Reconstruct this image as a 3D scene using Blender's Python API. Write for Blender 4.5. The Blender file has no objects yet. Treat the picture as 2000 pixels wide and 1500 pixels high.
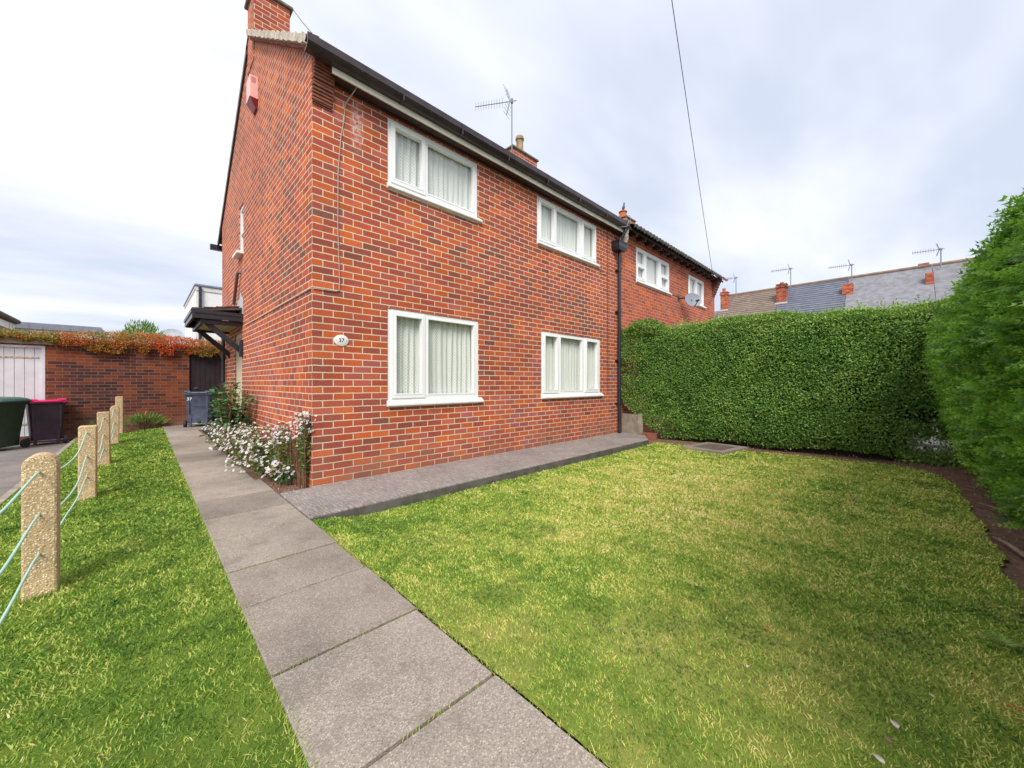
import bpy, math, random
import numpy as np
from mathutils import Vector
random.seed(7); RNG=np.random.default_rng(11)
scene=bpy.context.scene
COL=scene.collection
PI=math.pi
# ------------------------------------------------------------------ helpers
def link(o,parent=None):
    COL.objects.link(o)
    if parent is not None: o.parent=parent
    return o
def tag(o,label=None,cat=None,group=None,kind=None):
    if label: o['label']=label
    if cat: o['category']=cat
    if group: o['group']=group
    if kind: o['kind']=kind
    return o
def empty(name,loc=(0,0,0),rz=0,label=None,cat=None,group=None):
    o=bpy.data.objects.new(name,None); o.location=loc; o.rotation_euler=(0,0,rz); o.empty_display_size=.2
    link(o); return tag(o,label,cat,group)
def sub(a,b): return (a[0]-b[0],a[1]-b[1],a[2]-b[2])
def cross(a,b): return (a[1]*b[2]-a[2]*b[1],a[2]*b[0]-a[0]*b[2],a[0]*b[1]-a[1]*b[0])
class MB:
    def __init__(s): s.v=[];s.f=[]
    def face(s,*pts):
        i=len(s.v); s.v+=[tuple(p) for p in pts]; s.f.append(tuple(range(i,i+len(pts)))); return s
    def box(s,x0,x1,y0,y1,z0,z1,c=0.0):
        if c<=0:
            i=len(s.v)
            s.v+=[(x0,y0,z0),(x1,y0,z0),(x1,y1,z0),(x0,y1,z0),(x0,y0,z1),(x1,y0,z1),(x1,y1,z1),(x0,y1,z1)]
            s.f+=[tuple(i+k for k in q) for q in [(0,3,2,1),(4,5,6,7),(0,1,5,4),(1,2,6,5),(2,3,7,6),(3,0,4,7)]]
            return s
        # chamfered box
        X=(x0,x1);Y=(y0,y1);Z=(z0,z1);i=len(s.v);idx={}
        for a in (0,1):
            for b in (0,1):
                for d in (0,1):
                    sx=c if a==0 else -c; sy=c if b==0 else -c; sz=c if d==0 else -c
                    p=(X[a],Y[b],Z[d])
                    idx[(a,b,d,0)]=len(s.v); s.v.append((p[0],p[1]+sy,p[2]+sz))
                    idx[(a,b,d,1)]=len(s.v); s.v.append((p[0]+sx,p[1],p[2]+sz))
                    idx[(a,b,d,2)]=len(s.v); s.v.append((p[0]+sx,p[1]+sy,p[2]))
        g=lambda a,b,d,k: idx[(a,b,d,k)]
        s.f.append((g(0,0,0,0),g(0,0,1,0),g(0,1,1,0),g(0,1,0,0)))
        s.f.append((g(1,0,0,0),g(1,1,0,0),g(1,1,1,0),g(1,0,1,0)))
        s.f.append((g(0,0,0,1),g(1,0,0,1),g(1,0,1,1),g(0,0,1,1)))
        s.f.append((g(0,1,0,1),g(0,1,1,1),g(1,1,1,1),g(1,1,0,1)))
        s.f.append((g(0,0,0,2),g(0,1,0,2),g(1,1,0,2),g(1,0,0,2)))
        s.f.append((g(0,0,1,2),g(1,0,1,2),g(1,1,1,2),g(0,1,1,2)))
        for a in (0,1):
            for b in (0,1): s.f.append((g(a,b,0,0),g(a,b,0,1),g(a,b,1,1),g(a,b,1,0)))
        for a in (0,1):
            for d in (0,1): s.f.append((g(a,0,d,0),g(a,0,d,2),g(a,1,d,2),g(a,1,d,0)))
        for b in (0,1):
            for d in (0,1): s.f.append((g(0,b,d,1),g(0,b,d,2),g(1,b,d,2),g(1,b,d,1)))
        for a in (0,1):
            for b in (0,1):
                for d in (0,1): s.f.append((g(a,b,d,0),g(a,b,d,1),g(a,b,d,2)))
        return s
    def prism(s,poly,fn,w0,w1):
        """poly: list of (u,v); fn(u,v,w)->xyz"""
        n=len(poly);i=len(s.v)
        s.v+=[fn(u,v,w0) for u,v in poly]+[fn(u,v,w1) for u,v in poly]
        s.f.append(tuple(i+k for k in range(n))); s.f.append(tuple(i+n+k for k in reversed(range(n))))
        for k in range(n): k2=(k+1)%n; s.f.append((i+k,i+n+k,i+n+k2,i+k2))
        return s
    def tube(s,pts,r,n=8,caps=True):
        P=[Vector(p) for p in pts]; rs=r if isinstance(r,(list,tuple)) else [r]*len(P)
        rings=[]; up=None
        for k,p in enumerate(P):
            t=(P[min(k+1,len(P)-1)]-P[max(k-1,0)]).normalized()
            if up is None:
                a=Vector((0,0,1)) if abs(t.z)<.9 else Vector((1,0,0)); up=(a-t*a.dot(t)).normalized()
            else:
                up=(up-t*up.dot(t)).normalized()
            b=t.cross(up); i=len(s.v)
            for q in range(n):
                an=2*PI*q/n; s.v.append(tuple(p+up*(math.cos(an)*rs[k])+b*(math.sin(an)*rs[k])))
            rings.append(i)
        for a,b in zip(rings,rings[1:]):
            for q in range(n): q2=(q+1)%n; s.f.append((a+q,a+q2,b+q2,b+q))
        if caps:
            s.f.append(tuple(rings[0]+q for q in reversed(range(n)))); s.f.append(tuple(rings[-1]+q for q in range(n)))
        return s
    def lathe(s,prof,cx,cy,n=16):
        rings=[]
        for r,z in prof:
            i=len(s.v); rings.append(i)
            for q in range(n):
                a=2*PI*q/n; s.v.append((cx+r*math.cos(a),cy+r*math.sin(a),z))
        for a,b in zip(rings,rings[1:]):
            for q in range(n): q2=(q+1)%n; s.f.append((a+q,a+q2,b+q2,b+q))
        s.f.append(tuple(rings[0]+q for q in reversed(range(n)))); s.f.append(tuple(rings[-1]+q for q in range(n)))
        return s
    def loft(s,sections,cap=True):
        rings=[]
        for sec in sections: rings.append(len(s.v)); s.v+=[tuple(p) for p in sec]
        n=len(sections[0])
        for a,b in zip(rings,rings[1:]):
            for q in range(n): q2=(q+1)%n; s.f.append((a+q,a+q2,b+q2,b+q))
        if cap:
            s.f.append(tuple(rings[0]+q for q in reversed(range(n)))); s.f.append(tuple(rings[-1]+q for q in range(n)))
        return s
    def holed(s,u0,u1,v0,v1,holes,w0,w1,fn):
        us=sorted({u0,u1,*[h[0] for h in holes],*[h[1] for h in holes]}); vs=sorted({v0,v1,*[h[2] for h in holes],*[h[3] for h in holes]})
        def solid(i,j):
            if i<0 or j<0 or i>=len(us)-1 or j>=len(vs)-1: return False
            cu=(us[i]+us[i+1])/2; cv=(vs[j]+vs[j+1])/2
            return not any(h[0]<cu<h[1] and h[2]<cv<h[3] for h in holes)
        for i in range(len(us)-1):
            for j in range(len(vs)-1):
                if not solid(i,j): continue
                a,b,c,d=us[i],us[i+1],vs[j],vs[j+1]
                s.face(fn(a,c,w0),fn(b,c,w0),fn(b,d,w0),fn(a,d,w0))
                s.face(fn(a,c,w1),fn(a,d,w1),fn(b,d,w1),fn(b,c,w1))
                if not solid(i-1,j): s.face(fn(a,c,w0),fn(a,d,w0),fn(a,d,w1),fn(a,c,w1))
                if not solid(i+1,j): s.face(fn(b,c,w0),fn(b,c,w1),fn(b,d,w1),fn(b,d,w0))
                if not solid(i,j-1): s.face(fn(a,c,w0),fn(a,c,w1),fn(b,c,w1),fn(b,c,w0))
                if not solid(i,j+1): s.face(fn(a,d,w0),fn(b,d,w0),fn(b,d,w1),fn(a,d,w1))
        return s
    def build(s,name,mat,parent=None,smooth=False,uv=False,loc=None,bevel=0):
        me=bpy.data.meshes.new(name)
        V=np.array(s.v,dtype=float)
        off=Vector((0,0,0))
        me.from_pydata([tuple(p) for p in V],[],s.f)
        import bmesh
        bm=bmesh.new(); bm.from_mesh(me)
        bmesh.ops.remove_doubles(bm,verts=bm.verts,dist=1e-5)
        bmesh.ops.recalc_face_normals(bm,faces=bm.faces)
        bm.to_mesh(me); bm.free()
        if uv:
            me.update(); lay=me.uv_layers.new(name='UVMap'); 
            for p in me.polygons:
                n=p.normal
                for li in p.loop_indices:
                    c=me.vertices[me.loops[li].vertex_index].co
                    if abs(n.x)>abs(n.y) and abs(n.x)>abs(n.z): q=(c.y+BW/2,c.z)
                    elif abs(n.y)>abs(n.z): q=(c.x,c.z)
                    else: q=(c.x,c.y)
                    lay.data[li].uv=q
        if smooth:
            for p in me.polygons: p.use_smooth=True
            if smooth=='auto':
                me.set_sharp_from_angle(angle=math.radians(35))
        me.materials.append(mat)
        o=bpy.data.objects.new(name,me); link(o,parent)
        if loc is not None: o.location=loc
        if bevel:
            m=o.modifiers.new('bevel','BEVEL'); m.width=bevel; m.segments=2; m.limit_method='ANGLE'
        return o
BW=.2136
FX=lambda u,v,w:(w,u,v)      # plane x=const : u=y v=z
FY=lambda u,v,w:(u,w,v)      # plane y=const : u=x v=z
def npmesh(name,V,F,mat,parent=None,rnd=None,smooth=False):
    me=bpy.data.meshes.new(name); n=len(V); m,k=F.shape
    me.vertices.add(n); me.vertices.foreach_set('co',V.astype(np.float32).ravel())
    me.loops.add(m*k); me.loops.foreach_set('vertex_index',F.astype(np.int32).ravel())
    me.polygons.add(m); me.polygons.foreach_set('loop_start',np.arange(0,m*k,k,dtype=np.int32))
    if rnd is not None:
        a=me.attributes.new('rnd','FLOAT','POINT'); a.data.foreach_set('value',rnd.astype(np.float32))
    me.update(calc_edges=True)
    if smooth: me.polygons.foreach_set('use_smooth',np.ones(m,dtype=bool))
    me.materials.append(mat); o=bpy.data.objects.new(name,me); link(o,parent); return o
_sd={}
def vn(P,scale,seed=0):
    """cheap smooth noise in -1..1 at points P(n,3)"""
    if seed not in _sd:
        r=np.random.default_rng(seed+100); D=r.normal(size=(9,3)); D/=np.linalg.norm(D,axis=1)[:,None]; _sd[seed]=(D*r.uniform(.6,2.2,9)[:,None],r.uniform(0,6.28,9))
    D,ph=_sd[seed]; return np.sin(P@D.T*scale+ph).sum(1)/4.5
# ------------------------------------------------------------------ materials
def newmat(name):
    m=bpy.data.materials.new(name); m.use_nodes=True; nt=m.node_tree; b=nt.nodes['Principled BSDF']; return m,nt,b
def N(nt,t,**k):
    n=nt.nodes.new(t)
    for a,v in k.items(): setattr(n,a,v)
    return n
def math_(nt,op,a,b=None,c=None,clamp=False):
    n=N(nt,'ShaderNodeMath',operation=op); n.use_clamp=clamp
    for i,v in enumerate((a,b,c)):
        if v is None: continue
        if isinstance(v,(int,float)): n.inputs[i].default_value=v
        else: nt.links.new(v,n.inputs[i])
    return n.outputs[0]
def mixc(nt,f,a,b,mode='MIX'):
    n=N(nt,'ShaderNodeMix',data_type='RGBA',blend_type=mode)
    for i,v in ((0,f),(6,a),(7,b)):
        if isinstance(v,(int,float)): n.inputs[i].default_value=v
        elif isinstance(v,(tuple,list)): n.inputs[i].default_value=(*v[:3],1)
        else: nt.links.new(v,n.inputs[i])
    return n.outputs[2]
def noise(nt,scale,detail=3,rough=.55,vec=None,out='Fac'):
    n=N(nt,'ShaderNodeTexNoise'); n.inputs['Scale'].default_value=scale; n.inputs['Detail'].default_value=detail; n.inputs['Roughness'].default_value=rough
    if vec is not None: nt.links.new(vec,n.inputs['Vector'])
    return n.outputs[out]
def ramp(nt,fac,stops,interp='LINEAR'):
    n=N(nt,'ShaderNodeValToRGB'); n.color_ramp.interpolation=interp; e=n.color_ramp.elements
    while len(e)<len(stops): e.new(.5)
    for el,(p,c) in zip(e,stops): el.position=p; el.color=(*c,1) if len(c)==3 else c
    nt.links.new(fac,n.inputs[0]); return n.outputs[0]
def objco(nt): return N(nt,'ShaderNodeTexCoord').outputs['Object']
def bump(nt,b,h,strength=.3,dist=.01):
    n=N(nt,'ShaderNodeBump'); n.inputs['Strength'].default_value=strength; n.inputs['Distance'].default_value=dist
    nt.links.new(h,n.inputs['Height']); nt.links.new(n.outputs[0],b.inputs['Normal'])
def pm(name,c1,c2=None,scale=8,rough=.6,bs=0,bd=.004,metal=0,detail=4,lo=.35,hi=.65,spec=.5,bscale=None):
    m,nt,b=newmat(name); b.inputs['Roughness'].default_value=rough; b.inputs['Metallic'].default_value=metal; b.inputs['Specular IOR Level'].default_value=spec
    co=objco(nt)
    if c2 is None: c2=tuple(x*.82 for x in c1)
    f=noise(nt,scale,detail,vec=co); c=ramp(nt,f,[(lo,c1),(hi,c2)]); nt.links.new(c,b.inputs['Base Color'])
    if bs:
        h=noise(nt,bscale or scale*4,5,vec=co); bump(nt,b,h,bs,bd)
    return m
def brickmat(name,stops,mortar,w=BW,h=.075,mt=.0104,dirt=.14,stain=None,contrast=1):
    m,nt,b=newmat(name); b.inputs['Roughness'].default_value=.88; b.inputs['Specular IOR Level'].default_value=.25
    uv=N(nt,'ShaderNodeTexCoord').outputs['UV']; co=objco(nt)
    dn=N(nt,'ShaderNodeTexNoise'); dn.inputs['Scale'].default_value=14; dn.inputs['Detail'].default_value=4; nt.links.new(co,dn.inputs['Vector'])
    v1=N(nt,'ShaderNodeVectorMath',operation='SUBTRACT'); nt.links.new(dn.outputs['Color'],v1.inputs[0]); v1.inputs[1].default_value=(.5,.5,.5)
    v2=N(nt,'ShaderNodeVectorMath',operation='SCALE'); nt.links.new(v1.outputs[0],v2.inputs[0]); v2.inputs['Scale'].default_value=.010
    v3=N(nt,'ShaderNodeVectorMath',operation='ADD'); nt.links.new(uv,v3.inputs[0]); nt.links.new(v2.outputs[0],v3.inputs[1])
    sp=N(nt,'ShaderNodeSeparateXYZ'); nt.links.new(v3.outputs[0],sp.inputs[0])
    ry=math_(nt,'DIVIDE',sp.outputs[1],h); row=math_(nt,'FLOOR',ry); fy=math_(nt,'FRACT',ry)
    par=math_(nt,'MODULO',math_(nt,'ABSOLUTE',row),2.0)
    rx=math_(nt,'ADD',math_(nt,'DIVIDE',sp.outputs[0],w),math_(nt,'MULTIPLY',par,.5)); colm=math_(nt,'FLOOR',rx); fx=math_(nt,'FRACT',rx)
    cb=N(nt,'ShaderNodeCombineXYZ'); nt.links.new(colm,cb.inputs[0]); nt.links.new(row,cb.inputs[1])
    wn=N(nt,'ShaderNodeTexWhiteNoise',noise_dimensions='2D'); nt.links.new(cb.outputs[0],wn.inputs['Vector'])
    cl=noise(nt,.55,2,vec=co)       # drift of brick batches over the wall
    rv=math_(nt,'ADD',math_(nt,'MULTIPLY',wn.outputs['Value'],.72),math_(nt,'MULTIPLY_ADD',cl,1.3,-.50))
    bc=ramp(nt,rv,stops)
    wn2=N(nt,'ShaderNodeTexWhiteNoise',noise_dimensions='3D'); nt.links.new(cb.outputs[0],wn2.inputs['Vector'])
    br=math_(nt,'MULTIPLY_ADD',wn2.outputs['Value'],.28,.86)
    brc=N(nt,'ShaderNodeCombineXYZ'); [nt.links.new(br,brc.inputs[i]) for i in range(3)]
    bc=mixc(nt,1,bc,brc.outputs[0],'MULTIPLY')
    gn=noise(nt,55,5,.65,vec=co); g=ramp(nt,gn,[(.3,(.80,.80,.81)),(.7,(1.16,1.15,1.14))]); bc=mixc(nt,1,bc,g,'MULTIPLY')
    ln=noise(nt,9,4,.7,vec=co); bl=ramp(nt,ln,[(.56,(0,0,0)),(.72,(1,1,1))]); bc=mixc(nt,math_(nt,'MULTIPLY',bl,dirt),bc,(.13,.07,.055))
    # mortar mask
    ey=math_(nt,'MULTIPLY',math_(nt,'MINIMUM',fy,math_(nt,'SUBTRACT',1,fy)),h)
    ex=math_(nt,'MULTIPLY',math_(nt,'MINIMUM',fx,math_(nt,'SUBTRACT',1,fx)),w)
    e=math_(nt,'MINIMUM',ex,ey)
    mk=N(nt,'ShaderNodeMapRange'); mk.interpolation_type='SMOOTHSTEP'; nt.links.new(e,mk.inputs[0]); mk.inputs[1].default_value=mt*.38; mk.inputs[2].default_value=mt*.62
    mc=mixc(nt,gn,mortar,tuple(x*.62 for x in mortar))
    sm=noise(nt,3.1,4,.7,vec=co); smr=ramp(nt,sm,[(.55,(0,0,0)),(.75,(.5,.5,.5))]); mc=mixc(nt,smr,mc,tuple(x*.35 for x in mortar))
    c=mixc(nt,mk.outputs[0],mc,bc)
    wz=N(nt,'ShaderNodeSeparateXYZ'); nt.links.new(co,wz.inputs[0])
    damp=math_(nt,'MULTIPLY',math_(nt,'SUBTRACT',1,math_(nt,'DIVIDE',wz.outputs[2],.45),clamp=True),ramp(nt,noise(nt,2.3,5,.7,vec=co),[(.35,(0,0,0)),(.7,(.8,.8,.8))])); c=mixc(nt,damp,c,(.26,.17,.12))
    big=ramp(nt,noise(nt,.9,5,.65,vec=co),[(.32,(.86,.84,.83)),(.68,(1.14,1.13,1.10))]); c=mixc(nt,1,c,big,'MULTIPLY')
    if stain is not None:
        # efflorescence streak: white deposit with a shape of its own
        sp2=N(nt,'ShaderNodeSeparateXYZ'); nt.links.new(co,sp2.inputs[0])
        dx=math_(nt,'ABSOLUTE',math_(nt,'SUBTRACT',sp2.outputs[0],stain[0])); dz=math_(nt,'ABSOLUTE',math_(nt,'SUBTRACT',sp2.outputs[2],stain[1]))
        k=math_(nt,'MULTIPLY',math_(nt,'SUBTRACT',1,math_(nt,'DIVIDE',dx,stain[2]),clamp=True),math_(nt,'SUBTRACT',1,math_(nt,'DIVIDE',dz,stain[3]),clamp=True))
        k=math_(nt,'MULTIPLY',k,ramp(nt,noise(nt,22,5,.7,vec=co),[(.42,(0,0,0)),(.62,(1.6,1.6,1.6))]),clamp=True)
        c=mixc(nt,k,c,(.62,.5,.5))
    nt.links.new(c,b.inputs['Base Color'])
    hh=math_(nt,'ADD',math_(nt,'MULTIPLY',mk.outputs[0],1.0),math_(nt,'MULTIPLY',gn,.5)); bump(nt,b,hh,.5,.003)
    return m
def leafmat(name,stops,rough=.5,trans=.25,patch=None,pscale=1.2,spec=.4):
    m,nt,b=newmat(name); b.inputs['Roughness'].default_value=rough; b.inputs['Specular IOR Level'].default_value=spec
    at=N(nt,'ShaderNodeAttribute',attribute_name='rnd'); co=objco(nt)
    f=at.outputs['Fac']
    if patch: f=math_(nt,'ADD',math_(nt,'MULTIPLY',f,1-patch),math_(nt,'MULTIPLY',math_(nt,'MULTIPLY_ADD',noise(nt,pscale,4,.6,vec=co),2.2,-.6,clamp=True),patch))
    c=ramp(nt,f,stops); nt.links.new(c,b.inputs['Base Color'])
    if trans:
        tr=N(nt,'ShaderNodeBsdfTranslucent'); nt.links.new(c,tr.inputs[0]); mx=N(nt,'ShaderNodeMixShader'); mx.inputs[0].default_value=trans
        nt.links.new(b.outputs[0],mx.inputs[1]); nt.links.new(tr.outputs[0],mx.inputs[2]); nt.links.new(mx.outputs[0],nt.nodes['Material Output'].inputs[0])
    return m
BR=[(0,(.21,.085,.062)),(.10,(.27,.085,.06)),(.24,(.33,.083,.056)),(.40,(.40,.088,.058)),(.56,(.46,.094,.042)),(.72,(.55,.125,.034)),(.86,(.44,.115,.09)),(1,(.35,.105,.10))]
M={}
M['brick']=brickmat('house_brick',BR,(.84,.70,.53),stain=(.47,4.0,.09,.33))
M['brick_n']=brickmat('neighbour_brick',BR,(.60,.44,.33))
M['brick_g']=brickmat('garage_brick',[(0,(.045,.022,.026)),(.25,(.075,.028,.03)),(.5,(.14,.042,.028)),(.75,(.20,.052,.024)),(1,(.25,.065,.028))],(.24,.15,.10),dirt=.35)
M['brick_far']=brickmat('far_brick',[(0,(.06,.03,.03)),(.35,(.30,.07,.04)),(.7,(.5,.12,.05)),(1,(.5,.2,.12))],(.35,.25,.18),dirt=.5)
M['corbel']=pm('corbel_brick',(.16,.07,.05),(.34,.10,.06),scale=16,rough=.9,bs=.5)
M['upvc']=pm('white_upvc',(.90,.91,.92),(.86,.87,.89),scale=3,rough=.28)
M['sillwhite']=pm('white_sill',(.90,.90,.90),(.78,.78,.75),scale=9,rough=.35)
M['fascia']=pm('cream_fascia',(.84,.80,.71),(.68,.64,.54),scale=5,rough=.45)
M['brownpvc']=pm('dark_brown_plastic',(.034,.022,.028),(.058,.040,.048),scale=6,rough=.28)
M['blackpvc']=pm('black_plastic',(.018,.02,.028),(.03,.032,.042),scale=6,rough=.3)
M['soffit']=pm('dark_soffit',(.05,.022,.022),(.075,.035,.03),scale=9,rough=.7)
M['mortar']=pm('verge_mortar',(.66,.58,.48),(.38,.33,.28),scale=14,rough=.9,bs=.8,bd=.01)
M['tile']=pm('brown_tile',(.055,.035,.032),(.10,.06,.05),scale=10,rough=.75,bs=.3)
M['tile_moss']=pm('mossy_grey_tile',(.045,.048,.045),(.16,.15,.12),scale=18,rough=.9,bs=.8,bd=.01)
M['tile_orange']=pm('orange_lichen_tile',(.42,.16,.05),(.12,.08,.05),scale=15,rough=.9,bs=.6)
M['cap']=pm('chimney_cap_concrete',(.26,.24,.17),(.13,.12,.09),scale=12,rough=.95,bs=.6)
M['pot']=pm('buff_chimney_pot',(.40,.31,.17),(.22,.17,.11),scale=7,rough=.85,bs=.3)
M['potred']=pm('terracotta',(.55,.13,.045),(.42,.09,.035),scale=9,rough=.8)
M['lead']=pm('lead_flashing',(.42,.45,.50),(.55,.58,.62),scale=12,rough=.5)
M['cableg']=pm('grey_cable',(.42,.38,.36),rough=.6)
M['cabled']=pm('dark_cable',(.09,.06,.055),rough=.6)
M['alum']=pm('weathered_aluminium',(.28,.29,.33),(.20,.21,.25),rough=.45,metal=.6)
M['door']=pm('cream_door',(.66,.60,.46),(.58,.52,.39),rough=.5)
M['soff_ply']=pm('buff_board',(.44,.37,.22),(.34,.28,.16),scale=7,rough=.7)
def glassmat():
    m=bpy.data.materials.new('window_glass'); m.use_nodes=True; nt=m.node_tree; nt.nodes.clear()
    out=N(nt,'ShaderNodeOutputMaterial'); t=N(nt,'ShaderNodeBsdfTransparent'); t.inputs[0].default_value=(.97,.99,.99,1); g=N(nt,'ShaderNodeBsdfGlossy'); g.inputs['Roughness'].default_value=.01
    fr=N(nt,'ShaderNodeLayerWeight'); fr.inputs[0].default_value=.5; f=math_(nt,'MULTIPLY_ADD',math_(nt,'POWER',fr.outputs['Facing'],4.0),.75,.085,clamp=True)
    mx=N(nt,'ShaderNodeMixShader'); nt.links.new(f,mx.inputs[0]); nt.links.new(t.outputs[0],mx.inputs[1]); nt.links.new(g.outputs[0],mx.inputs[2]); nt.links.new(mx.outputs[0],out.inputs[0]); return m
M['glass']=glassmat()
def netmat():
    m,nt,b=newmat('net_curtain'); b.inputs['Base Color'].default_value=(.80,.81,.77,1); b.inputs['Roughness'].default_value=.9
    co=objco(nt); sp=N(nt,'ShaderNodeSeparateXYZ'); nt.links.new(co,sp.inputs[0])
    a=math_(nt,'SINE',math_(nt,'MULTIPLY',sp.outputs[0],190)); c=math_(nt,'SINE',math_(nt,'MULTIPLY',sp.outputs[2],150))
    h=math_(nt,'GREATER_THAN',math_(nt,'MULTIPLY',a,c),.35)
    tr=N(nt,'ShaderNodeBsdfTransparent'); tl=N(nt,'ShaderNodeBsdfTranslucent'); tl.inputs[0].default_value=(.8,.8,.76,1)
    m1=N(nt,'ShaderNodeMixShader'); m1.inputs[0].default_value=.02; nt.links.new(b.outputs[0],m1.inputs[1]); nt.links.new(tl.outputs[0],m1.inputs[2])
    m2=N(nt,'ShaderNodeMixShader'); nt.links.new(math_(nt,'MULTIPLY_ADD',h,.20,.0),m2.inputs[0]); nt.links.new(m1.outputs[0],m2.inputs[1]); nt.links.new(tr.outputs[0],m2.inputs[2])
    nt.links.new(m2.outputs[0],nt.nodes['Material Output'].inputs[0]); return m
M['net']=netmat(); M['inner']=pm('hedge_inner_shade',(.018,.030,.010),(.035,.028,.016),scale=14,rough=.95)  # dark fill colour standing in for the shade inside both hedges
def specklemat(name,base,pebs,scale,thr=.0,rough=.85,bs=.6,bd=.004,stain=None,mossc=None):
    m,nt,b=newmat(name); b.inputs['Roughness'].default_value=rough; b.inputs['Specular IOR Level'].default_value=.3
    co=objco(nt); v=N(nt,'ShaderNodeTexVoronoi'); v.inputs['Scale'].default_value=scale; nt.links.new(co,v.inputs['Vector'])
    sx=N(nt,'ShaderNodeSeparateColor'); nt.links.new(v.outputs['Color'],sx.inputs[0])
    pc=ramp(nt,sx.outputs[0],pebs); k=ramp(nt,v.outputs['Distance'],[(.35,(1,1,1)),(.6,(0,0,0))])
    c=mixc(nt,k,base,pc)
    big=ramp(nt,noise(nt,1.6,4,.6,vec=co),[(.28,(.72,.71,.70)),(.5,(1,.99,.98)),(.72,(1.2,1.19,1.17))]); c=mixc(nt,1,c,big,'MULTIPLY')
    rr_=N(nt,'ShaderNodeObjectInfo'); c=mixc(nt,1,c,ramp(nt,rr_.outputs['Random'],[(0,(.80,.79,.78)),(1,(1.12,1.12,1.12))]),'MULTIPLY')
    if stain: c=mixc(nt,math_(nt,'MULTIPLY',ramp(nt,noise(nt,4.5,5,.7,vec=co),[(.52,(0,0,0)),(.72,(1,1,1))]),.6),c,stain)
    nt.links.new(c,b.inputs['Base Color']); bump(nt,b,math_(nt,'ADD',k,noise(nt,scale*1.5,3,vec=co)),bs,bd); return m
M['pebble']=specklemat('exposed_pebble',(.46,.35,.21),[(0,(.26,.18,.11)),(.3,(.60,.42,.21)),(.6,(.80,.62,.36)),(.85,(.86,.76,.58)),(1,(.46,.22,.12))],115,bs=.7,bd=.0022)
M['path']=specklemat('path_concrete',(.30,.262,.23),[(0,(.17,.145,.125)),(.5,(.325,.285,.25)),(1,(.52,.47,.415))],170,bs=.3,bd=.0006,stain=(.17,.14,.115))
M['slab']=specklemat('apron_concrete',(.225,.20,.19),[(0,(.11,.095,.098)),(.5,(.22,.193,.19)),(1,(.42,.385,.375))],120,bs=.5,bd=.0012,stain=(.27,.235,.20))
M['drive']=specklemat('driveway_concrete',(.20,.18,.17),[(0,(.13,.12,.115)),(1,(.27,.245,.23))],90,bs=.4,bd=.0008,stain=(.13,.12,.10))
M['conc']=pm('weathered_concrete',(.40,.36,.29),(.24,.22,.17),scale=6,rough=.9,bs=.5)
M['soil']=pm('bare_soil',(.15,.085,.06),(.27,.155,.11),scale=14,rough=.95,bs=1,bd=.03,bscale=26)
def apronmat():
    m=M['slab']; nt=m.node_tree; b=nt.nodes['Principled BSDF']; co=objco(nt)
    # tamped ridges across the slab + irregular white scuffs
    mp=N(nt,'ShaderNodeMapping'); mp.inputs['Scale'].default_value=(70,7,1); nt.links.new(co,mp.inputs[0])
    s=ramp(nt,noise(nt,1.0,4,.75,vec=mp.outputs[0]),[(.50,(0,0,0)),(.62,(1,1,1))])
    old=b.inputs['Base Color'].links[0].from_socket
    nt.links.new(mixc(nt,math_(nt,'MULTIPLY',s,.65),old,(.50,.455,.445)),b.inputs['Base Color'])
apronmat()
def lawnmat(name,stops,psc):
    m,nt,b=newmat(name); b.inputs['Roughness'].default_value=.9; b.inputs['Specular IOR Level'].default_value=.1
    co=objco(nt); f=math_(nt,'MULTIPLY_ADD',noise(nt,psc,5,.6,vec=co),2.2,-.6,clamp=True); f=math_(nt,'MULTIPLY_ADD',noise(nt,90,3,.7,vec=co),.5,math_(nt,'MULTIPLY_ADD',f,.6,-.08))
    nt.links.new(ramp(nt,f,stops),b.inputs['Base Color']); bump(nt,b,noise(nt,120,3,.6,vec=co),.6,.004); return m
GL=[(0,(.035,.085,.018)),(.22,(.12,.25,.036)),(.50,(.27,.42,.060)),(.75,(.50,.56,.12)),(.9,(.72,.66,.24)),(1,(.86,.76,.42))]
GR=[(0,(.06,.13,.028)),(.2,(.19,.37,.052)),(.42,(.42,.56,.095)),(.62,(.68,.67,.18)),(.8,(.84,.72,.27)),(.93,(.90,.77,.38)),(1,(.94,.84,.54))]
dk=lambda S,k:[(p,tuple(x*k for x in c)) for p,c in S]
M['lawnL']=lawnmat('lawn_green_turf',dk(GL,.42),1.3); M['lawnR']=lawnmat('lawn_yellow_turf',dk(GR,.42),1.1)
M['grassL']=leafmat('grass_green',GL,trans=.25,patch=.10,pscale=3.2,rough=.6,spec=.2)
M['grassR']=leafmat('grass_straw',GR,trans=.25,patch=.10,pscale=2.6,rough=.6,spec=.2)
M['privet']=leafmat('privet_leaf',[(0,(.05,.12,.03)),(.3,(.13,.29,.06)),(.6,(.26,.44,.09)),(.88,(.44,.58,.15)),(.96,(.52,.56,.22)),(1,(.36,.21,.09))],rough=.3,trans=.35,patch=.34,pscale=1.7)
M['privet_lt']=leafmat('bright_leaf',[(0,(.10,.22,.04)),(1,(.28,.42,.08))],rough=.45,trans=.3)
M['conif']=leafmat('conifer_spray',[(0,(.035,.085,.02)),(.25,(.10,.23,.035)),(.55,(.24,.50,.055)),(.94,(.50,.80,.12)),(.97,(.52,.26,.07)),(1,(.56,.27,.09))],rough=.5,trans=.45,patch=.22,pscale=1.5)
M['twig']=pm('twig_brown',(.055,.036,.022),(.09,.06,.035),scale=12,rough=.95)
M['coto']=leafmat('cotoneaster_leaf',[(0,(.07,.16,.05)),(.3,(.16,.26,.05)),(.48,(.38,.30,.05)),(.62,(.55,.16,.04)),(1,(.78,.06,.05))],trans=.3,patch=.35,pscale=2.2)
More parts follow.
